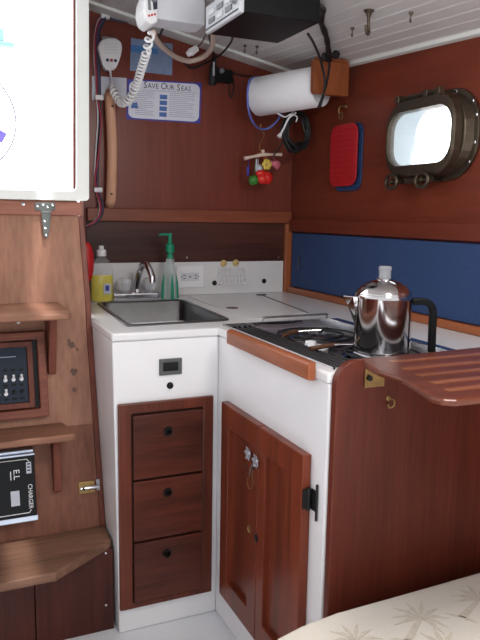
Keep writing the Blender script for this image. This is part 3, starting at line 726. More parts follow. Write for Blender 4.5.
# percolator
pc = Vector((.252, -.449, .8925))
t = thing('coffee_percolator', 'shiny steel stovetop coffee percolator with glass knob on the near burner', 'coffee pot', pc)
b = MB(); b.lathe([(.064, 0), (.068, .003), (.0695, .012), (.0695, .135), (.0705, .138), (.0705, .146), (.069, .149)], pc, ZA, 48); b.build('body', 'pot', t, smooth=True)
b = MB(); b.lathe([(.0685, .1492), (.068, .153), (.055, .168), (.036, .178), (.024, .182), (.020, .183), (.020, .186), (0, .186)], pc, ZA, 40); b.build('lid', 'pot', t, smooth=True)
b = MB(); b.lathe([(.015, .1865), (.015, .206), (.0165, .209), (.0165, .214), (.013, .217), (0, .217)], pc, ZA, 12); b.build('glass_knob', 'lid_glass', t)
rd = Vector((_r.x, _r.y, 0)).normalized(); fd = Vector((-rd.y, rd.x, 0))
b = MB()
sp = pc - rd*.066
def ring(h, w, d0, d1):
    return [sp+fd*w+ZA*h+rd*d0, sp-rd*d1*.35+fd*w*.8+ZA*h, sp-rd*d1+ZA*h, sp-rd*d1*.35-fd*w*.8+ZA*h, sp-fd*w+ZA*h+rd*d0]
secs = [ring(.068, .006, .004, .002), ring(.095, .014, .006, .013), ring(.120, .019, .008, .024), ring(.143, .022, .01, .036)]
vs = [[b.b.verts.new(p) for p in s] for s in secs]
for A, B in zip(vs, vs[1:]):
    for k in range(5): b.b.faces.new((A[k], A[(k+1) % 5], B[(k+1) % 5], B[k]))
b.b.faces.new(vs[0]); b.b.faces.new(list(reversed(vs[-1]))); b.build('spout', 'pot', t, bevel=.002)
b = MB(); hx = pc + rd*.069
prof = [hx+ZA*.130, hx+rd*.022+ZA*.132, hx+rd*.043+ZA*.126, hx+rd*.053+ZA*.106, hx+rd*.054+ZA*.07, hx+rd*.055+ZA*.03, hx+rd*.056+ZA*.004]
b2 = spline(prof, 5)
# flat strap handle: rectangular section
rings = []
for i, p in enumerate(b2):
    tn = (b2[min(i+1, len(b2)-1)]-b2[max(i-1, 0)]).normalized(); nn = tn.cross(fd).normalized()
    rings.append([b.b.verts.new(p+fd*sx*.011+nn*sy*.008) for sx, sy in ((-1, -1), (1, -1), (1, 1), (-1, 1))])
for A, B in zip(rings, rings[1:]):
    for k in range(4): b.b.faces.new((A[k], A[(k+1) % 4], B[(k+1) % 4], B[k]))
b.b.faces.new(rings[0]); b.b.faces.new(rings[-1]); b.build('handle', 'black', t, bevel=.003)
b = MB(); b.tube(spline([pc-rd*.07-fd*.02+ZA*.005, pc-rd*.04-fd*.068+ZA*.002, pc+rd*.01-fd*.078+ZA*.004, pc+rd*.045-fd*.068+ZA*.010, pc+rd*.06-fd*.045+ZA*.004], 5), .0035, 8)
b.build('base_wire', 'steel', t, smooth=True)

# ------------------------------------------------------------------ end panel, folding leaf, settee
b = MB(); r = .050; zt = .927; x0 = .004
pts = [(x0, .0005), ]
pts = [(x0, -.6195, .0005), (x0, -.6195, zt-r-.012)]
for k in range(9):
    a = PI-k*PI/16; pts.append((x0+r+r*math.cos(a), -.6195, zt-r+r*math.sin(a)))
pts += [(XW-.0005, -.6195, zt), (XW-.0005, -.6195, .0005)]
b.prism(pts, (0, -.02, 0)); tag(b.build('end_panel', 'panel_wood', base=(.3, -.63, .0005), bevel=.004, seg=3), 'tall mahogany end panel with rounded top corner between stove and settee', 'panel')
t = thing('folding_leaf', 'varnished wooden serving leaf with pale strips jutting over the settee', 'leaf', (.3, -.645, .93))
pz = .936
P = lambda px, py: aZ(px, py, pz)
pts = [P(363.5, 361), P(480, 346), ]
out = [(.05, -.664), (.56, -.628), (.56, -.99), (.06, -.990), (.012, -.988), (-.008, -.976), (-.012, -.952), (.012, -.868), (.018, -.838), (.016, -.768), (.026, -.714), (.038, -.686)]
b = MB(); b.prism([(x, y, pz) for x, y in out], (0, 0, -.012)); b.build('board', 'leaf_wood', t, bevel=.005, seg=3)
k = 0
for py_ in (361.5, 369.5, 375.5, 383, 391):
    a = P(389+k*14.5, (362, 369, 375.5, 383, 390.5)[k])
    b = MB(); b.box(a.x, .555, a.y-.0085, a.y+.0085, pz-.0004, pz+.0008); b.build('strip', 'leaf_strip', t); k += 1
b = MB(); q = aY(372, 376, -.6405); b.box(q.x-.020, q.x+.030, -.645, -.6405, q.z-.024, q.z+.018); b.box(q.x-.010, q.x+.05, -.68, -.645, .906, .9135); b.build('bracket', 'brass', t, bevel=.001)
b = MB(); q = aY(369, 378, -.6455); b.lathe([(.006, 0), (.006, .006), (0, .006)], q, ny, 12); b.build('bolt', 'iron', t)
q = aY(388, 398, -.640); b = MB(); b.lathe([(.006, 0), (.006, .002), (0, .003)], q, ny, 12); b.tube(spline([q+Vector((0, -.002, 0)), q+Vector((.006, -.014, -.002)), q+Vector((.004, -.016, -.014)), q+Vector((-.004, -.012, -.018)), q+Vector((-.008, -.012, -.010))], 5), .002, 8)
tag(b.build('small_hook', 'brass', base=q, smooth=True), 'tiny brass hook on the end panel under the leaf', 'hook')

t = thing('settee', 'settee with cream palm-print cushion in front of the end panel', 'settee', (.4, -1.2, 0))
cz1 = .425
def cush(mb):
    r = .06; P = []
    pl = [(-.217, -1.75), (XW-.001, -1.75), (XW-.001, -.69), (.34, -.708), (.14, -.715), (-.03, -.720), (-.115, -.732), (-.180, -.750), (-.215, -.785)]
    return pl
pl = cush(None)
b = MB(); b.prism([(x, y, cz1) for x, y in pl], (0, 0, -.12)); b.build('cushion', 'cushion', t, bevel=.018, seg=4)
b = MB(); b.box(-.14, XW-.002, -1.74, -.76, .0005, .3045); b.build('base', 'base_wood', t)
def palm(c, s, rot, lean=.15):
    R = lambda x, y: Vector((c.x+(x*math.cos(rot)-y*math.sin(rot))*s, c.y+(x*math.sin(rot)+y*math.cos(rot))*s, cz1+.0006))
    b = MB()
    tr = [(-.06, -.5), (.06, -.5), (.05+lean*.5, -.1), (lean+.03, .15), (lean-.03, .15), (-.02+lean*.4, -.1)]
    b.prism([R(x, y) for x, y in tr], (0, 0, .0004))
    b.prism([R(x*.5, -.5+y*.5) for x, y in ((-.5, -.06), (.5, -.06), (.3, .02), (.05, .07), (-.3, .03))], (0, 0, .0004))
    for k in range(9):
        a = -.5+k*(PI+1.0)/8; L = .5*(1 if abs(k-4) < 3 else .85); dx, dy = math.cos(a), math.sin(a); nx, ny_ = -dy, dx
        dr_ = -.14*abs(dx)
        p = [(lean, .15), (lean+dx*L*.5+nx*.045, .15+dy*L*.5+ny_*.045), (lean+dx*L, .15+dy*L+dr_), (lean+dx*L*.5-nx*.035, .15+dy*L*.5-ny_*.035)]
        b.prism([R(x, y) for x, y in p], (0, 0, .0004+.00003*k))
    b.build('palm_print', 'palm', t, fix=False)
for px, py, s, ro in ((410, 622, .13, -.3), (468, 602, .13, -.5), (346, 645, .12, -.2), (440, 655, .13, .1)):
    palm(aZ(px, py, cz1), s, ro-.42)

# ------------------------------------------------------------------ hull side things
# blue pad
b = MB(); b.box(XW-.012, XW-.0005, -1.18, D-.0405, .9275, 1.1575); tag(b.build('blue_pad', 'blue_pad', base=(XW, 0, .9275), bevel=.004), 'long dark blue woven pad lining the hull side above the stove', 'pad')
b = MB(); q = aX(298.5, 262, XW-.0125); b.box(XW-.016, XW-.0125, q.y-.012, q.y+.004, q.z-.03, q.z+.03); tag(b.build('pad_tab', 'wire_dark', base=q), 'small dark tab at the left end of the blue pad', 'tab')
# porthole
t = thing('porthole', 'bronze porthole with bright glass on the mahogany hull side', 'porthole', PC)
nx = Vector((-1, 0, 0)); 
b = MB(); b.prism(rrect(PC+nx*.0005, .405, .262, .115, YA, ZA, 8), (-.010, 0, 0), [rrect(PC+nx*.0005, .314, .205, .076, YA, ZA, 8)]); b.build('flange', 'bronze', t, bevel=.002, smooth=False)
b = MB(); 
def sweep(loops):
    rs = [[b.b.verts.new(p) for p in lp] for lp in loops]
    for A, B in zip(rs, rs[1:]):
        for k in range(len(A)): b.b.faces.new((A[k], A[(k+1) % len(A)], B[(k+1) % len(A)], B[k]))
sweep([rrect(PC+nx*.0107, .372, .238, .105, YA, ZA, 8), rrect(PC+nx*.036, .352, .234, .105, YA, ZA, 8), rrect(PC+nx*.036, .304, .196, .074, YA, ZA, 8), rrect(PC+nx*.0107, .306, .198, .074, YA, ZA, 8), rrect(PC+nx*.0107, .372, .238, .105, YA, ZA, 8)])
b.build('body_ring', 'bronze', t, bevel=.002)
b = MB(); sweep([rrect(PC+nx*.0345, .303, .195, .072, YA, ZA, 8), rrect(PC-nx*.05, .298, .194, .072, YA, ZA, 8), rrect(PC-nx*.05, .304, .200, .074, YA, ZA, 8), rrect(PC+nx*.0345, .3035, .1955, .0725, YA, ZA, 8), rrect(PC+nx*.0345, .303, .195, .072, YA, ZA, 8)]); b.build('spigot', 'port_tunnel', t)
# hinged inner window frame, standing proud of the body
q0 = PC+nx*.037; HB = Vector((0, .000, .0)); 
b = MB(); W0, H0 = .33, .236
sweep([rrect(q0, W0, H0, .085, YA, ZA, 8), rrect(q0+nx*.022, W0-.006, H0-.006, .083, YA, ZA, 8), rrect(q0+nx*.026, W0-.02, H0-.02, .077, YA, ZA, 8), rrect(q0+nx*.026, 0.300, .164, .060, YA, ZA, 8), rrect(q0+nx*.004, 0.294, .158, .057, YA, ZA, 8), rrect(q0, 0.294, .158, .057, YA, ZA, 8), rrect(q0, W0, H0, .085, YA, ZA, 8)])
fr = b.build('window_frame', 'bronze', t, bevel=.001)
b = MB(); b.prism(rrect(q0+nx*.010, 0.298, .162, .0595, YA, ZA, 8), (-.005, 0, 0)); b.build('glass', 'pane', fr)
# top hinge and lugs
b = MB(); zt = PC.z+H0/2
b.tube([(q0.x-.012, PC.y+.115, zt+.006), (q0.x-.012, PC.y-.075, zt+.006)], .008, 10)
for dy in (.115, -.02, -.075): b.box(q0.x-.022, q0.x+.0, PC.y+dy-.01, PC.y+dy+.01, zt-.006, zt+.016)
b.build('hinge', 'bronze', t, bevel=.002)
# screw dogs below
for dy in (.105, -.045):
    c = Vector((q0.x-.028, PC.y+dy, PC.z-H0/2-.012))
    b = MB(); b.tube([c+Vector((.06, 0, 0)), c], .006, 10); b.tube(circ(c+Vector((-.006, 0, 0)), .029, YA, ZA*.72, 20), .0062, 8, closed=True); b.tube([c+Vector((-.006, -.022, 0)), c+Vector((-.006, .022, 0))], .004, 8)
    b.lathe([(.009, 0), (.010, .004), (.007, .012), (0, .013)], c, (-1, 0, 0), 12); b.box(c.x+.014, c.x+.027, c.y-.014, c.y+.014, c.z-.004, c.z+.020); b.build('dog', 'bronze', t, smooth=True)
b = MB(); c = Vector((q0.x-.02, PC.y+.03, PC.z-H0/2-.012)); b.box(c.x-.002, c.x+.018, c.y-.028, c.y+.028, c.z-.007, c.z+.008); b.build('lower_lug', 'bronze', t, bevel=.003)
for (dy, dz_) in ((-.190, -.03), (-.172, .085), (-.172, -.082), (-.10, .121), (.190, 0), (.1, -.121), (-.190, .045)):
    b = MB(); screw(b, PC+Vector((-.0107, dy, dz_)), nx, .006); b.build('screw', 'chrome', t, smooth=True)
# pot holders and hook
q = aX(346, 110, XW-.0005)
b = MB(); b.lathe([(.008, 0), (.008, .003), (.004, .006), (0, .006)], q+ZA*.012, nx, 14); b.tube(spline([q+ZA*.012+nx*.004, q+ZA*.010+nx*.026, q-ZA*.008+nx*.031, q-ZA*.016+nx*.022, q-ZA*.010+nx*.015], 5), .0035, 8)
b.tube(circ(q-ZA*.024+nx*.022, .012, YA, ZA, 16), .0012, 6, closed=True)
tag(b.build('cup_hook', 'brass', base=q, smooth=True), 'brass cup hook on the hull side holding the red and blue pot holders', 'hook')
def potholder(x, yc, z0, z1, w, mat, label, tilt):
    c = Vector((x, yc, (z0+z1)/2)); R = Matrix.Rotation(tilt, 3, 'X')
    b = MB(); h = z1-z0
    b.prism([p for p in rrect(c, w, h, .04, YA, ZA, 6)], (-.006, 0, 0))
    n = int(h/.018)
    for k in range(1, n):
        zz = z0+h*k/n; b.box(x-.0085, x-.006, yc-w/2+.012, yc+w/2-.012, zz-.004, zz+.004)
    for v in b.b.verts: v.co = R @ (v.co-Vector((x, yc, z1)))+Vector((x, yc, z1))
    return tag(b.build('pot_holder', mat, base=(x, yc, z1), bevel=.002), label, 'pot holder', 'silicone pot holders')
r0 = aX(342, 124, XW-.03); r1 = aX(342, 186, XW-.03)
yl, yr = aX(328.5, 150, XW-.03).y, aX(354.5, 150, XW-.03).y
potholder(XW-.016, (yl+yr)/2, r1.z, r0.z, yl-yr, 'red_sil', 'red ridged silicone pot holder hanging on the hull side', 0)
y2l, y2r = aX(334, 150, XW-.01).y, aX(360.5, 150, XW-.01).y
potholder(XW-.0008, (y2l+y2r)/2-.004, aX(347, 191, XW-.01).z, aX(347, 124, XW-.01).z, (y2l-y2r), 'blue_sil', 'dark blue silicone pot holder hanging behind the red one', 0)

# ------------------------------------------------------------------ overhead
def overhead_hook(p, s, name, label):
    t = thing(name, label, 'hook', p, 'cup hooks on the ceiling')
    b = MB(); b.lathe([(.010*s, 0), (.010*s, .003), (.006*s, .007), (.003*s, .014*s), (0, .014*s)], p, (0, 0, -1), 14); b.build('base', 'bronze', t, smooth=True)
    b = MB(); b.tube(spline([p-ZA*.010*s, p-ZA*.024*s, p+Vector((.004*s, .003*s, -.036*s)), p+Vector((-.003*s, -.004*s, -.044*s)), p+Vector((-.010*s, -.008*s, -.038*s)), p+Vector((-.011*s, -.010*s, -.030*s))], 5), .0028*s, 8); b.build('curl', 'bronze', t, smooth=True)
    return t
p = aC(352.5, 27.5); h0 = overhead_hook(p-ZA*.0005, .62, 'ceiling_hook', 'small cup hook in the white ceiling nearest the black equipment box')
for (px, py), lb in (((411, 12), 'small cup hook in the white ceiling farthest right, above the porthole'), ((245, 45), 'left one of two small hooks on the white ceiling trim over the paper roll'), ((257, 46), 'right one of two small hooks on the white ceiling trim over the paper roll')):
    p = aC(px, py)
    if px < 300: p = CAM+(p-CAM)*.994; 
    clone(h0, p-ZA*(.0005 if px > 300 else .0), lb)
p = aC(369, 10); overhead_hook(p-ZA*.0005, 1.5, 'ceiling_hook', 'largest cup hook in the white ceiling, dark S-shaped')

# black equipment box
zb = 1.74; A, B_, C_, D_ = [aZ(*q, zb) for q in ((205, 31), (277, 46), (320, 21), (239, 13))]
x0, x1 = -.012, .224; y0, y1 = -.142, .105; zt = zb+.075
t = thing('stereo_unit', 'black equipment box with silver button face hung under the ceiling', 'stereo', ((x0+x1)/2, (y0+y1)/2, ceil(.1, 0)))
b = MB(); b.box(x0+.016, x1, y0, y1, zb, zt); b.build('body', 'black', t, bevel=.003)
b = MB(); b.box(x0, x0+.0155, y0+.002, y1-.002, zb-.002, zt-.002); b.build('face_plate', 'silver', t, bevel=.005)
for k in range(3):
    for j in range(2):
        y = y0+.05+k*.06; z = zb+.024+j*.022
        b = MB(); b.box(x0-.004, x0-.0002, y, y+.042, z-.007, z+.007); b.build('button', 'radio_white' if (k+j) % 2 else 'grey', t, bevel=.0015)
b = MB(); b.lathe([(.013, 0), (.012, .012), (0, .013)], (x0-.0002, y0+.026, zb+.036), (-1, 0, 0), 18); b.build('dial', 'grey', t, smooth=True)
b = MB(); b.box(x0-.002, x0-.0002, y0+.008, y1-.008, zb+.006, zb+.009); b.build('seam', 'ink', t)
for y in (y0+.05, y1-.06):
    b = MB(); b.box(x0+.05, x0+.075, y, y+.02, zt+.0005, ceil(x0+.075, y)-.001); b.box(x1-.06, x1-.035, y, y+.02, zt+.0005, ceil(x1-.035, y)-.001); b.build('mounting_bracket', 'iron', t)

# white marine radio with handset cord
z0r = 1.785
n0 = aY(157, 18, .26); n1 = aY(205, 26, .26)
x0, x1 = n0.x, n1.x; zb = (n0.z+n1.z)/2; y0, y1 = .26, .345
t = thing('marine_radio', 'white marine radio with dark display and red keys under the ceiling', 'radio', ((x0+x1)/2, .3, ceil(0, .3)))
b = MB(); b.prism([(x0, y0, zb), (x1, y0, zb), (x1, y1, zb-.004), (x0, y1, zb-.004)], (0, 0, .075)); b.build('body', 'radio_white', t, bevel=.004)
fx = x0-.0005
b = MB()
prof = [(fx, zb-.012), (fx-.018, zb-.022), (fx-.036, zb-.012), (fx-.044, zb+.018), (fx-.040, zb+.05), (fx-.028, zb+.082), (fx, zb+.088)]
b.prism([(x, y0-.012, z) for x, z in prof], (0, .10, 0)); b.build('face_plate', 'white_plastic', t, bevel=.006, seg=3)
b = MB(); b.prism([(fx-.014, y0-.0125, zb+.02), (fx-.003, y0-.0125, zb+.024), (fx-.003, y0-.0125, zb+.08), (fx-.02, y0-.0125, zb+.076)], (0, -.003, 0)); b.build('display', 'ink', t)
b = MB(); b.prism([(fx-.030, y0-.0125, zb+.018), (fx-.022, y0-.0125, zb+.018), (fx-.026, y0-.0125, zb+.074), (fx-.033, y0-.0125, zb+.06)], (0, -.003, 0)); b.build('speaker_slots', 'grey', t)
for k in range(3):
    b = MB(); b.lathe([(.0035, 0), (.003, .003), (0, .0035)], (fx-.010-.009*k, y0-.0123, zb+.008-.003*k), ny, 10); b.build('key', 'red', t)
b = MB(); b.lathe([(.010, 0), (.0085, .012), (0, .013)], (fx-.012, y0-.0123, zb+.050), ny, 16); b.build('knob', 'grey', t, smooth=True)
b = MB(); b.box(x0+.04, x0+.06, y0+.01, y1-.01, zb+.0755, ceil(x0+.06, .26)-.001); b.build('mounting_bracket', 'iron', t)
# fist microphone on the wall
YM = D-.034
P = lambda px, py, v=YM: aY(px, py, v)
t = thing('fist_microphone', 'white fist microphone on the wall with a coiled white cord to the radio', 'microphone', P(111, 54, D-.001))
pts = [(97.8, 47), (101, 40.5), (109, 38), (117.5, 39), (122, 44), (121.8, 53), (118.5, 63), (115, 69), (106, 69.5), (101.5, 61)]
b = MB(); b.prism([P(*q) for q in spline([(x, y, 0) for x, y in pts+pts[:1]], 3)[:-1] for q in [q[:2]]], (0, .030, 0)); b.build('body', 'white_plastic', t, bevel=.006, seg=3)
for k in range(3):
    q = P(107.5+4.0*k, 60+.3*k, YM-.0002); b = MB(); b.lathe([(.006, 0), (.005, .003), (0, .0035)], q, ny, 12); b.build('button', 'wire_red' if k == 1 else 'ink', t, smooth=True)
b = MB()
for k in range(4): a, c = P(104, 44+3*k, YM-.0002), P(118, 44+3*k, YM-.0002); b.tube([a, c], .0012, 6)
b.build('grille', 'radio_white', t)
b = MB(); a, c = P(102, 36, D-.006), P(112, 40, D-.006)
b.box(a.x, c.x+.02, D-.006, D-.0006, c.z-.03, a.z); b.build('hanger', 'steel', t)
path = spline([P(110, 68, YM+.012), P(111, 78, YM+.008), P(114, 92, .74), P(121, 103, .70), P(129, 99, .64), P(136, 86, .58), P(141, 70, .50), P(146, 54, .42), P(149, 40, .345), P(151, 33, .30)], 40)
b = MB(); b.tube(path[:60:6]+[path[66]], .0045, 8); b.build('cord_lead', 'white_plastic', t, smooth=True)
L = 0; co = []; pitch = .0185; prev = None; nrm = None
sub = path[60:]
for i in range(len(sub)-1):
    seg_n = 4
    for k in range(seg_n):
        p = sub[i].lerp(sub[i+1], k/seg_n)
        if prev is not None: L += (p-prev).length
        prev = p; tn = (sub[i+1]-sub[i]).normalized()
        if nrm is None: nrm = tn.orthogonal().normalized()
        nrm = (nrm-tn*nrm.dot(tn)).normalized(); bn = tn.cross(nrm); frac = i/len(sub)
        rr = .0115*min(1, frac*14+.3)*min(1, (1-frac)*8+.35); a = 2*PI*L/(pitch*(1 if frac < .75 else 2.2))
        co.append(p+nrm*math.cos(a)*rr+bn*math.sin(a)*rr)
b = MB(); b.tube(co, .0040, 6); b.build('coiled_cord', 'white_plastic', t, smooth=True)
# black socket and cord hanging from the stereo
q = aY(217, 70, D-.03); 
t = thing('plug_socket', 'black cylindrical plug in a socket on the wall below the equipment box', 'socket', aY(222, 75, D))
b = MB(); a, c = aY(210, 84, D-.028), aY(233, 68, D-.028); b.box(a.x+.006, c.x, D-.028, D-.0006, a.z+.012, c.z-.008); b.build('socket_body', 'black', t, bevel=.004)
b = MB(); tp, bt = aY(214, 56, D-.065), aY(212.5, 84, D-.045); b.tube([tp, tp.lerp(bt, .35), tp.lerp(bt, .36), bt, bt+(bt-tp)*.05], [.008, .012, .016, .016, .012], 14); b.build('plug', 'rubber', t, smooth=True)
b = MB(); a, c = aY(212.5, 76, D-.061), aY(214, 62, D-.074)
b.box(a.x-.002, a.x+.004, a.y-.012, a.y-.008, a.z, c.z); b.build('plug_mark', 'silver', t)
b = MB(); c = aY(221, 71, D-.0285); b.lathe([(.010, 0), (.010, .012), (.007, .014), (0, .013)], c, ny, 14); b.build('socket_ring', 'grey', t, smooth=True)
b = MB(); b.tube(spline([tp, aY(212, 48, D-.14), aY(209.5, 34, .35), Vector((.03, .107, 1.765))], 8), .0042, 8); b.build('cord', 'rubber', t, smooth=True)
# dark cord swinging from the box down to the wall
b = MB(); b.tube(spline([Vector((.075, .107, 1.76)), aY(231, 42, .4), aY(220, 55, .66), aY(206, 63, .78), aY(192, 68, .795), aY(184, 63, .795), aY(172, 52, .78), aY(160, 40, .5), Vector((-.06, .346, 1.81))], 8), .0038, 8); tag(b.build('dark_cord', 'rubber', base=(.075, .107, 1.76), smooth=True), 'dark thin cord looping along the wall from the radio to the black box', 'cord')
b = MB(); b.tube(spline([aY(232, 72, D-.008), aY(236, 74, D-.01), aY(245, 76, D-.01), aY(252, 76, D-.006)], 6), .0032, 8); b.tube(spline([aY(231, 74, D-.008), aY(229, 88, D-.008), aY(231, 98, D-.01), aY(234, 88, D-.014), aY(233, 78, D-.01)], 6), .0026, 8)
tag(b.build('thin_cord', 'rubber', base=aY(232, 72, D-.008), smooth=True), 'thin black cord trailing from the plug socket towards the paper roll', 'cord')
# thick beige cable loop and white connector
b = MB(); b.tube(spline([aY(153, 33, .35), aY(157, 41, .46), aY(166, 50, .60), aY(178, 58, .72), aY(190, 61, .76), aY(203, 57, .72), aY(211, 49, .6), aY(213, 38, .45), aY(210, 28, .3)], 8), .0095, 10)
tag(b.build('beige_cable', 'cream', base=aY(180, 59, .74), smooth=True), 'thick beige cable sagging in a loop behind the radio', 'cable')
t = thing('cable_connector', 'small cream connector dangling on a brown wire below the radio', 'connector', aY(192, 51, .6))
b = MB(); a, c = aY(187.5, 54.5, .6), aY(197, 48, .6); b.tube([a, a.lerp(c, .3), a.lerp(c, .32), c], [.010, .012, .0145, .012], 10); b.build('plug', 'white_plastic', t, bevel=.001)
b = MB(); b.tube(spline([c, aY(202, 42, .55), aY(206, 34, .42), aY(207, 28, .3), Vector((.01, .107, 1.79))], 6), .0028, 8); b.build('wire', 'amber', t, smooth=True)
# power cord at the right end of the black box, clamp and thin leads
bx = Vector((.2245, -.12, 1.79))
t = thing('black_cable', 'thick black cable with round clamps dropping from the box past the wood block', 'cable', bx)
YK = .30
b = MB(); k0 = aY(329.5, 60, YK)
b.tube(spline([bx, aY(323, 10, -.02), aY(321, 22, .06), aY(326, 36, .16), aY(328, 48, .24), k0], 6), [.009+.001*math.sin(i*1.3) for i in range(31)], 10); b.build('cord', 'rubber', t, smooth=True)
b = MB()
for px, py in ((325, 57), (336, 54.5)): b.lathe([(.0, -.012), (.010, -.010), (.015, 0), (.010, .010), (0, .012)], aY(px, py, YK-.006), ny, 16)
b.tube([aY(325, 57, YK-.004), aY(336, 54.5, YK-.004)], .009, 10); b.build('clamp', 'rubber', t, smooth=True)
b = MB(); b.tube(spline([aY(308, 34, .02), aY(314, 44, .12), aY(321, 62, .25), aY(325, 84, YK-.02), aY(321, 104, YK-.0255), aY(319, 107, YK-.01)], 6), .0042, 8)
b.tube(spline([k0, aY(329, 70, YK-.01), aY(326, 86, YK-.02), aY(322, 98, YK-.02), aY(318, 108, YK)], 6), .0042, 8); b.build('leads', 'rubber', t, smooth=True)
# paper towel roll and wooden block
n0 = aY(321, 86, .41); f0 = aY(257.5, 97, .66)
f0.z = f0.z; ax = (n0-f0)
t = thing('paper_towel_roll', 'white paper towel roll hanging under the ceiling by the hull corner', 'paper towel', (n0+f0)/2)
Lr = ax.length
b = MB(); b.lathe([(.021, 0), (.070, 0), (.0725, .003), (.0725, Lr-.003), (.070, Lr), (.021, Lr), (.021, 0)], f0, ax, 40)
b.build('roll', 'paper', t, smooth=True)
b = MB(); b.tube([f0-ax.normalized()*.012, n0+ax.normalized()*.035], .008, 12); b.build('dowel', 'block_wood', t, smooth=True)
a, c = aY(314, 93, .335), aY(349.5, 66, .335)
b = MB(); ztop = min(ceil(a.x, .36), ceil(c.x, .36))-.013
b.prism([(a.x+.006, .335, a.z), (c.x, .335, a.z), (c.x, .335, ztop), (a.x, .335, ztop-.002), (a.x, .335, a.z+.012)], (0, .028, 0)); b.box(a.x+.012, c.x-.004, .335, .363, ztop, ztop+.010)
tag(b.build('roll_holder_block', 'block_wood', base=(a.x+.05, .35, ztop), bevel=.002), 'brown wooden block under the ceiling at the near end of the paper roll', 'block')
# hank of black wire and white clip under the roll
c = aY(296.5, 131, .60)
b = MB(); pts = []
for k in range(190):
    a = k*2*PI/18+.2; rr = .060+.013*math.sin(k*.37)+.005*math.sin(k*1.7)
    pts.append(c+Vector((math.cos(a)*rr*.85, .012*math.sin(k*.21)+.010, math.sin(a)*rr*1.08)))
b.tube(pts, .0045, 6); b.tube(spline([c+Vector((.02, .04, .07)), c+Vector((.0, .01, .055)), c+Vector((-.03, 0, .02)), c+Vector((-.055, .01, -.045)), c+Vector((-.085, .03, -.10))], 5), .0034, 6)
tag(b.build('wire_hank', 'rubber', base=c+ZA*.06, smooth=True), 'coiled hank of black wire hanging below the paper roll', 'wire')
t = thing('wire_clip', 'pale clip with white wires holding the black wire hank under the roll', 'clip', aY(292, 116, .585))
Y_ = .575
b = MB(); b.tube(spline([aY(296, 113, Y_), aY(289, 118, Y_), aY(284, 128, Y_), aY(279, 137, Y_)], 5), [.004]*13+[.006, .009, .010], 8); b.build('tail', 'white_plastic', t, smooth=True)
b = MB(); b.tube(spline([aY(277, 113, Y_), aY(285, 117, Y_), aY(291, 114, Y_), aY(297, 117, Y_), aY(296, 122, Y_)], 5), .0028, 8); b.tube(spline([aY(290, 116, Y_), aY(294, 111, Y_+.02), aY(299, 108, .60)], 4), .004, 8); b.build('wire_ends', 'wire_white', t, smooth=True)
# blue cord loop round the roll
q = .575
side = [aY(250, 80, .63), aY(247.5, 95, .62), aY(249, 112, .63), aY(254, 124, .66), aY(261, 129, .70), aY(269, 128, .70), aY(277, 121, .68), aY(282, 113, .66)]
b = MB(); b.tube(spline([aY(258, 77, .70), ]+side+[aY(285, 108, .70)], 6), .0042, 8); tag(b.build('blue_string', 'wire_blue', base=aY(261, 129, .70), smooth=True), 'loop of blue string around the left end of the paper roll', 'string')
# hanging charms
YH = .70
P = lambda px, py, dy=0: aY(px, py, YH+dy)
t = thing('charm_hanger', 'hanging wire ornament with pepper and flower charms below the paper roll', 'ornament', P(262, 128))
b = MB(); b.tube(spline([P(261, 124, -.004), P(260.3, 130), P(264, 133), P(263.5, 138), P(261, 142), P(259.5, 148), P(262, 152)], 5), .0016, 6); b.build('hook_wire', 'brass', t, smooth=True)
b = MB(); pA, pB = P(244.5, 158.5), P(281.5, 154.5); pm = P(262, 154.5)
b.tube([pA, pA.lerp(pm, .5), pm, pm.lerp(pB, .5), pB], [.008, .005, .009, .005, .007], 8); b.lathe([(0, -.008), (.007, -.004), (.008, .002), (0, .008)], P(263, 151), ZA, 10); b.build('crossbar', 'cream', t, smooth=True)
def charm(name, mat, parts, string):
    b = MB()
    for (px, py, r, sx, sz, dy) in parts:
        c = P(px, py, dy); n = 8; r = r*1.65; prof = [(0 if k in (0, n) else r*math.sin(k*PI/n), -r*sz*math.cos(k*PI/n)) for k in range(n+1)]
        b.lathe(prof, c, ZA, 12, sx=sx, sy=.8)
    if string: b.tube([P(*string[0]), P(*string[1])], .0009, 5)
    b.build(name, mat, t, smooth=True)
charm('charm_pepper', 'green', [(254, 180, .013, 1.1, .9, 0), (252, 182, .008, 1, 1, 0)], ((256, 157), (254, 178)))
charm('charm_pepper', 'pepper_red', [(263, 179, .014, 1.2, .9, -.01), (267, 178, .014, 1.1, 1.1, -.01), (261, 173.5, .011, 1.3, .8, -.012)], ((264, 156), (264, 176)))
charm('charm_fish', 'note', [(259, 169, .010, .9, 1.1, 0), (256.5, 166, .0035, .8, 5, 0)], ((258, 157), (259, 168)))
charm('charm_shell', 'pink', [(276, 164, .010, 1.3, .9, 0), (272, 163, .007, 1.2, .8, 0), (277, 167, .006, 1, 1, 0)], ((273, 156), (275, 162)))
charm('charm_bead', 'sign_blue', [(248, 171, .0035, 1, 4, 0)], ((249, 158), (248, 168)))
b = MB(); c = P(267, 164.5, -.01)
for k in range(6):
    a = k*PI/3; b.lathe([(0, -.006), (.0095, 0), (0, .006)], c+(XA*math.cos(a)+ZA*math.sin(a))*.013, ny, 8)
b.tube([P(266, 156), P(267, 162)], .0009, 5); b.build('charm_flower', 'yellow', t)
b = MB(); b.lathe([(.005, 0), (.004, .004), (0, .005)], c+Vector((0, -.005, 0)), ny, 10); b.build('flower_centre', 'gold', t)

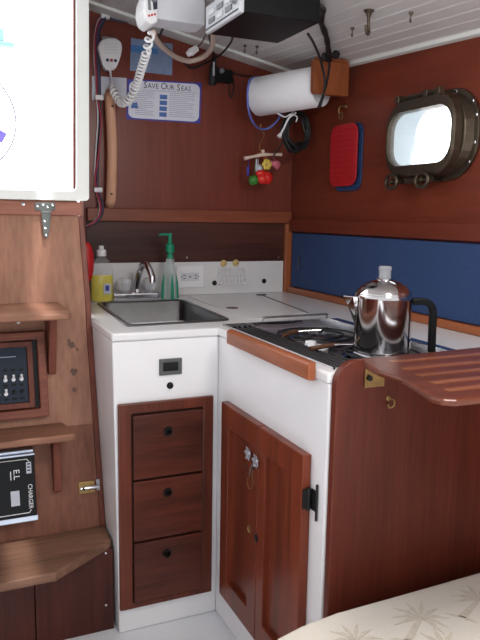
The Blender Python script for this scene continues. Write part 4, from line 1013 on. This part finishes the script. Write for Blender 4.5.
# ------------------------------------------------------------------ things on the aft wall
P = lambda px, py, o=.0006: aY(px, py, D-o)
b = MB(); t = thing('grab_rail', 'pale wooden vertical grab rail on the wall beside the wire bundle', 'grab rail', P(108, 150))
b.tube(spline([P(109.5, 92, .003), P(109.5, 97, .02), P(110, 104, .032), P(112, 150, .034), P(111, 196, .032), P(110, 202, .02), P(109.5, 207, .003)], 6), [.016]*4+[.0195]*29+[.016]*4, 12); b.build('rail', 'rail_wood', t, smooth=True)
b = MB(); screw(b, P(112.5, 106, .052), ny, .005); b.build('plug', 'stain', t, smooth=True)
b = MB(); screw(b, P(111.5, 194, .052), ny, .005); b.build('plug', 'stain', t, smooth=True)
# cards and sign
def quad(pts, th, name, mat, parent=None, base=None): b = MB(); b.prism(pts, (0, -th, 0)); return b.build(name, mat, parent, base)
t = thing('blue_card', 'translucent blue card pinned on the wall above the white sign', 'card', P(150, 60))
quad([P(130, 70.5), P(172, 75.5), P(172.5, 44), P(131, 38)], .0010, 'sheet', 'card', t)
quad([P(130.6, 52, .0017), P(158, 54.5, .0017), P(158, 49, .0017), P(130.8, 44.5, .0017)], .0004, 'band', 'card_band', t)
b = MB()
for k in range(4): b.tube([P(140, 57+3.4*k, .0018), P(160, 58.5+3.4*k, .0018)], .0007, 4)
b.build('text_lines', 'ink_grey', t)
o = quad([P(92, 100), P(126.5, 100), P(126.5, 78), P(92, 76)], .001, 'pale_note', 'note', None, P(108, 88)); tag(o, 'pale paper note on the wall behind the microphone cord', 'note')
t = thing('notice_sign', 'white notice with blue corners headed SAVE OUR SEAS on the wall', 'sign', P(164, 100))
c4 = [P(126.3, 119), P(200, 123.5), P(201.5, 83), P(127.5, 79)]
quad(c4, .0015, 'board', 'sign_blue', t)
bl, br_, tr_, tl_ = c4
def uv(u, v, o): p = (bl*(1-u)+br_*u)*(1-v)+(tl_*(1-u)+tr_*u)*v; return Vector((p.x, D-o, p.z))
# white face with clipped round corners
pts = []
cr_ = .085
for (cu, cv, a0) in ((1, 1, 0), (0, 1, PI/2), (0, 0, PI), (1, 0, 1.5*PI)):
    su = 1 if cu == 0 else -1; sv = 1 if cv == 0 else -1
    U = cu+su*.022; V = cv+sv*.035
    for k in range(6):
        a = a0+k*PI/10
        pts.append(uv(U+su*.085-su*-1*0+(-su)*0+su*0-su*0+math.cos(a)*.085, V+sv*.14+math.sin(a)*.14, .0023))
b = MB(); b.prism(pts, (0, -.0005, 0)); b.build('face', 'sign', t)
ex = (br_-bl).normalized(); ey = (tl_-bl).normalized()
sw = (br_-bl).length
b = MB()
ctr = uv(.53, .855, .0031)
big = .036; sml = .027
xs = 0
words = [('S', big), ('AVE', sml), (' ', sml), ('O', big), ('UR', sml), (' ', sml), ('S', big), ('EAS', sml)]
wid = {'S': .58, 'A': .64, 'V': .62, 'E': .58, 'O': .72, 'U': .66, 'R': .62, ' ': .32}
tot = sum(wid[ch]*s for w_, s in words for ch in w_); u = -tot/2
for w_, s in words:
    for ch in w_:
        a = wid[ch]*s
        if ch != ' ': b.text(ch, s, ctr+ex*(u+a/2)*.9+ey*(s-big)*.18, ex, ey, .0004, sx=.9)
        u += a
b.build('title', 'ink', t)
b = MB(); rnd = random.Random(7)
for cidx, (u0, u1) in enumerate(((.06, .36), (.56, .92))):
    for k in range(13):
        v = .70-.047*k; ue = u1-(.1 if k % 5 == 4 else rnd.uniform(0, .04)); us = u0+(.05 if k > 7 and cidx == 0 else 0)
        b.tube([uv(us, v, .0030), uv(ue, v, .0030)], .0008, 4)
b.tube([uv(.18, .745, .0030), uv(.93, .745, .0030)], .0008, 4)
b.build('text_lines', 'ink_grey', t)
for k in range(4):
    v = .60-.145*k; b = MB(); b.prism([uv(.43, v-.055, .003), uv(.53, v-.055, .003), uv(.53, v+.055, .003), uv(.43, v+.055, .003)], (0, -.0004, 0)); b.build('picture', 'sign_pic', t)
b = MB(); b.prism([uv(.05, .28, .003), uv(.15, .28, .003), uv(.13, .44, .003), uv(.07, .40, .003)], (0, -.0004, 0)); b.build('emblem', 'sign_pic', t)
# wire bundle with clips
t = thing('wire_bundle', 'bundle of red, white and dark wires clipped down the wall beside the hatch', 'wires', P(98, 120))
def wire(name, mat, dx, r, yo, ph):
    pts = [P(104+dx, 17, yo), P(100+dx, 22+dx, yo), P(96.5+dx, 34, yo), P(96+dx*1.2, 55, yo), P(97+dx*1.1, 75, yo), P(98+dx*.8, 97, yo), P(99.5+dx*1.2+ph, 120, yo), P(97.5+dx*1.2+ph, 150, yo), P(96+dx, 175, yo), P(97+dx*.8, 191, yo), P(101+dx, 204, yo+.022), P(100.5+dx, 214, yo+.026), P(95+dx, 222, yo+.026), P(88+dx, 226, yo+.02)]
    sp_ = spline(pts, 6); b = MB(); b.tube(sp_, [r if i < 30 else r*.55 if r > .006 else r for i in range(len(sp_))], 8); b.build(name, mat, t, smooth=True)
wire('red_wire', 'wire_red', -.6, .0034, .012, 2.2); wire('white_wire', 'wire_white', -1.6, .0030, .005, .2); wire('dark_wire', 'wire_dark', 1.4, .0085, .010, -.6)
for px, py in ((104, 17), (98, 98), (97, 190)):
    b = MB(); q = P(px, py); b.box(q.x-.014, q.x+.018, D-.018, D-.0006, q.z-.009, q.z+.009); b.build('clip', 'white_plastic', t, bevel=.003)
b = MB(); b.tube(spline([P(107, 18, .010), P(118, 21, .012), P(130, 22, .016), P(142, 22, .04), P(150, 20, .12)], 6), .0045, 8); b.build('branch_wire', 'wire_dark', t, smooth=True)
# red round thing half hidden by the bulkhead edge
c = aY(85.5, 262, .60); 
t = thing('red_cover', 'red rounded thing half hidden behind the bulkhead edge by the soap bottle', 'cover', c+Vector((0, .02, -.07)))
b = MB(); n = 14; prof = [(0 if k in (0, n) else .030*math.sin(k*PI/n)**.7, -.072*math.cos(k*PI/n)) for k in range(n+1)]; b.lathe(prof, c, ZA, 20, sx=1, sy=.6); b.build('body', 'red', t, smooth=True)
b = MB(); b.tube(spline([c+ZA*.068, c+Vector((.0, .06, .11)), c+Vector((-.0+.005, D-.008-c.y, .13))], 6), .003, 6); b.build('strap', 'rubber', t, smooth=True)

# ------------------------------------------------------------------ light
w = bpy.data.worlds.new('sky'); SC.world = w; w.use_nodes = True
nt = w.node_tree; bg = nt.nodes['Background']; bg.inputs['Color'].default_value = (.95, .975, 1, 1)
# bright overcast sky, brightest high over the stern
tc = nt.nodes.new('ShaderNodeTexCoord'); dp = nt.nodes.new('ShaderNodeVectorMath'); dp.operation = 'DOT_PRODUCT'; dp.inputs[1].default_value = Vector((.25, .80, .55)).normalized()
nt.links.new(tc.outputs['Generated'], dp.inputs[0])
mr = nt.nodes.new('ShaderNodeMapRange'); mr.inputs['From Min'].default_value = 0; mr.inputs['From Max'].default_value = .8; mr.inputs['To Min'].default_value = 1.15; mr.inputs['To Max'].default_value = 4.0
nt.links.new(dp.outputs['Value'], mr.inputs['Value']); nt.links.new(mr.outputs['Result'], bg.inputs['Strength'])
def light(name, kind, loc, rot, energy, size=None, color=(1, 1, 1), sy=None):
    l = bpy.data.lights.new(name, kind); l.energy = energy; l.color = color
    if kind == 'AREA': l.size = size; l.shape = 'RECTANGLE'; l.size_y = sy or size
    o = bpy.data.objects.new(name, l); COL.objects.link(o); o.location = loc; o.rotation_euler = rot; return o
s = light('sun', 'SUN', (0, 3, 5), (math.radians(10), math.radians(8), 0), 5.0); s.data.angle = .05
light('fill_lamp', 'AREA', (.05, -1.2, 1.72), (math.radians(40), math.radians(6), 0), 6, .22, (1, .96, .9))  # added fill light out of view, brightens the dim back wall
v = SC.view_settings; v.view_transform = 'Standard'; v.look = 'None'; v.gamma = 1; v.exposure = .17; v.use_curve_mapping = False
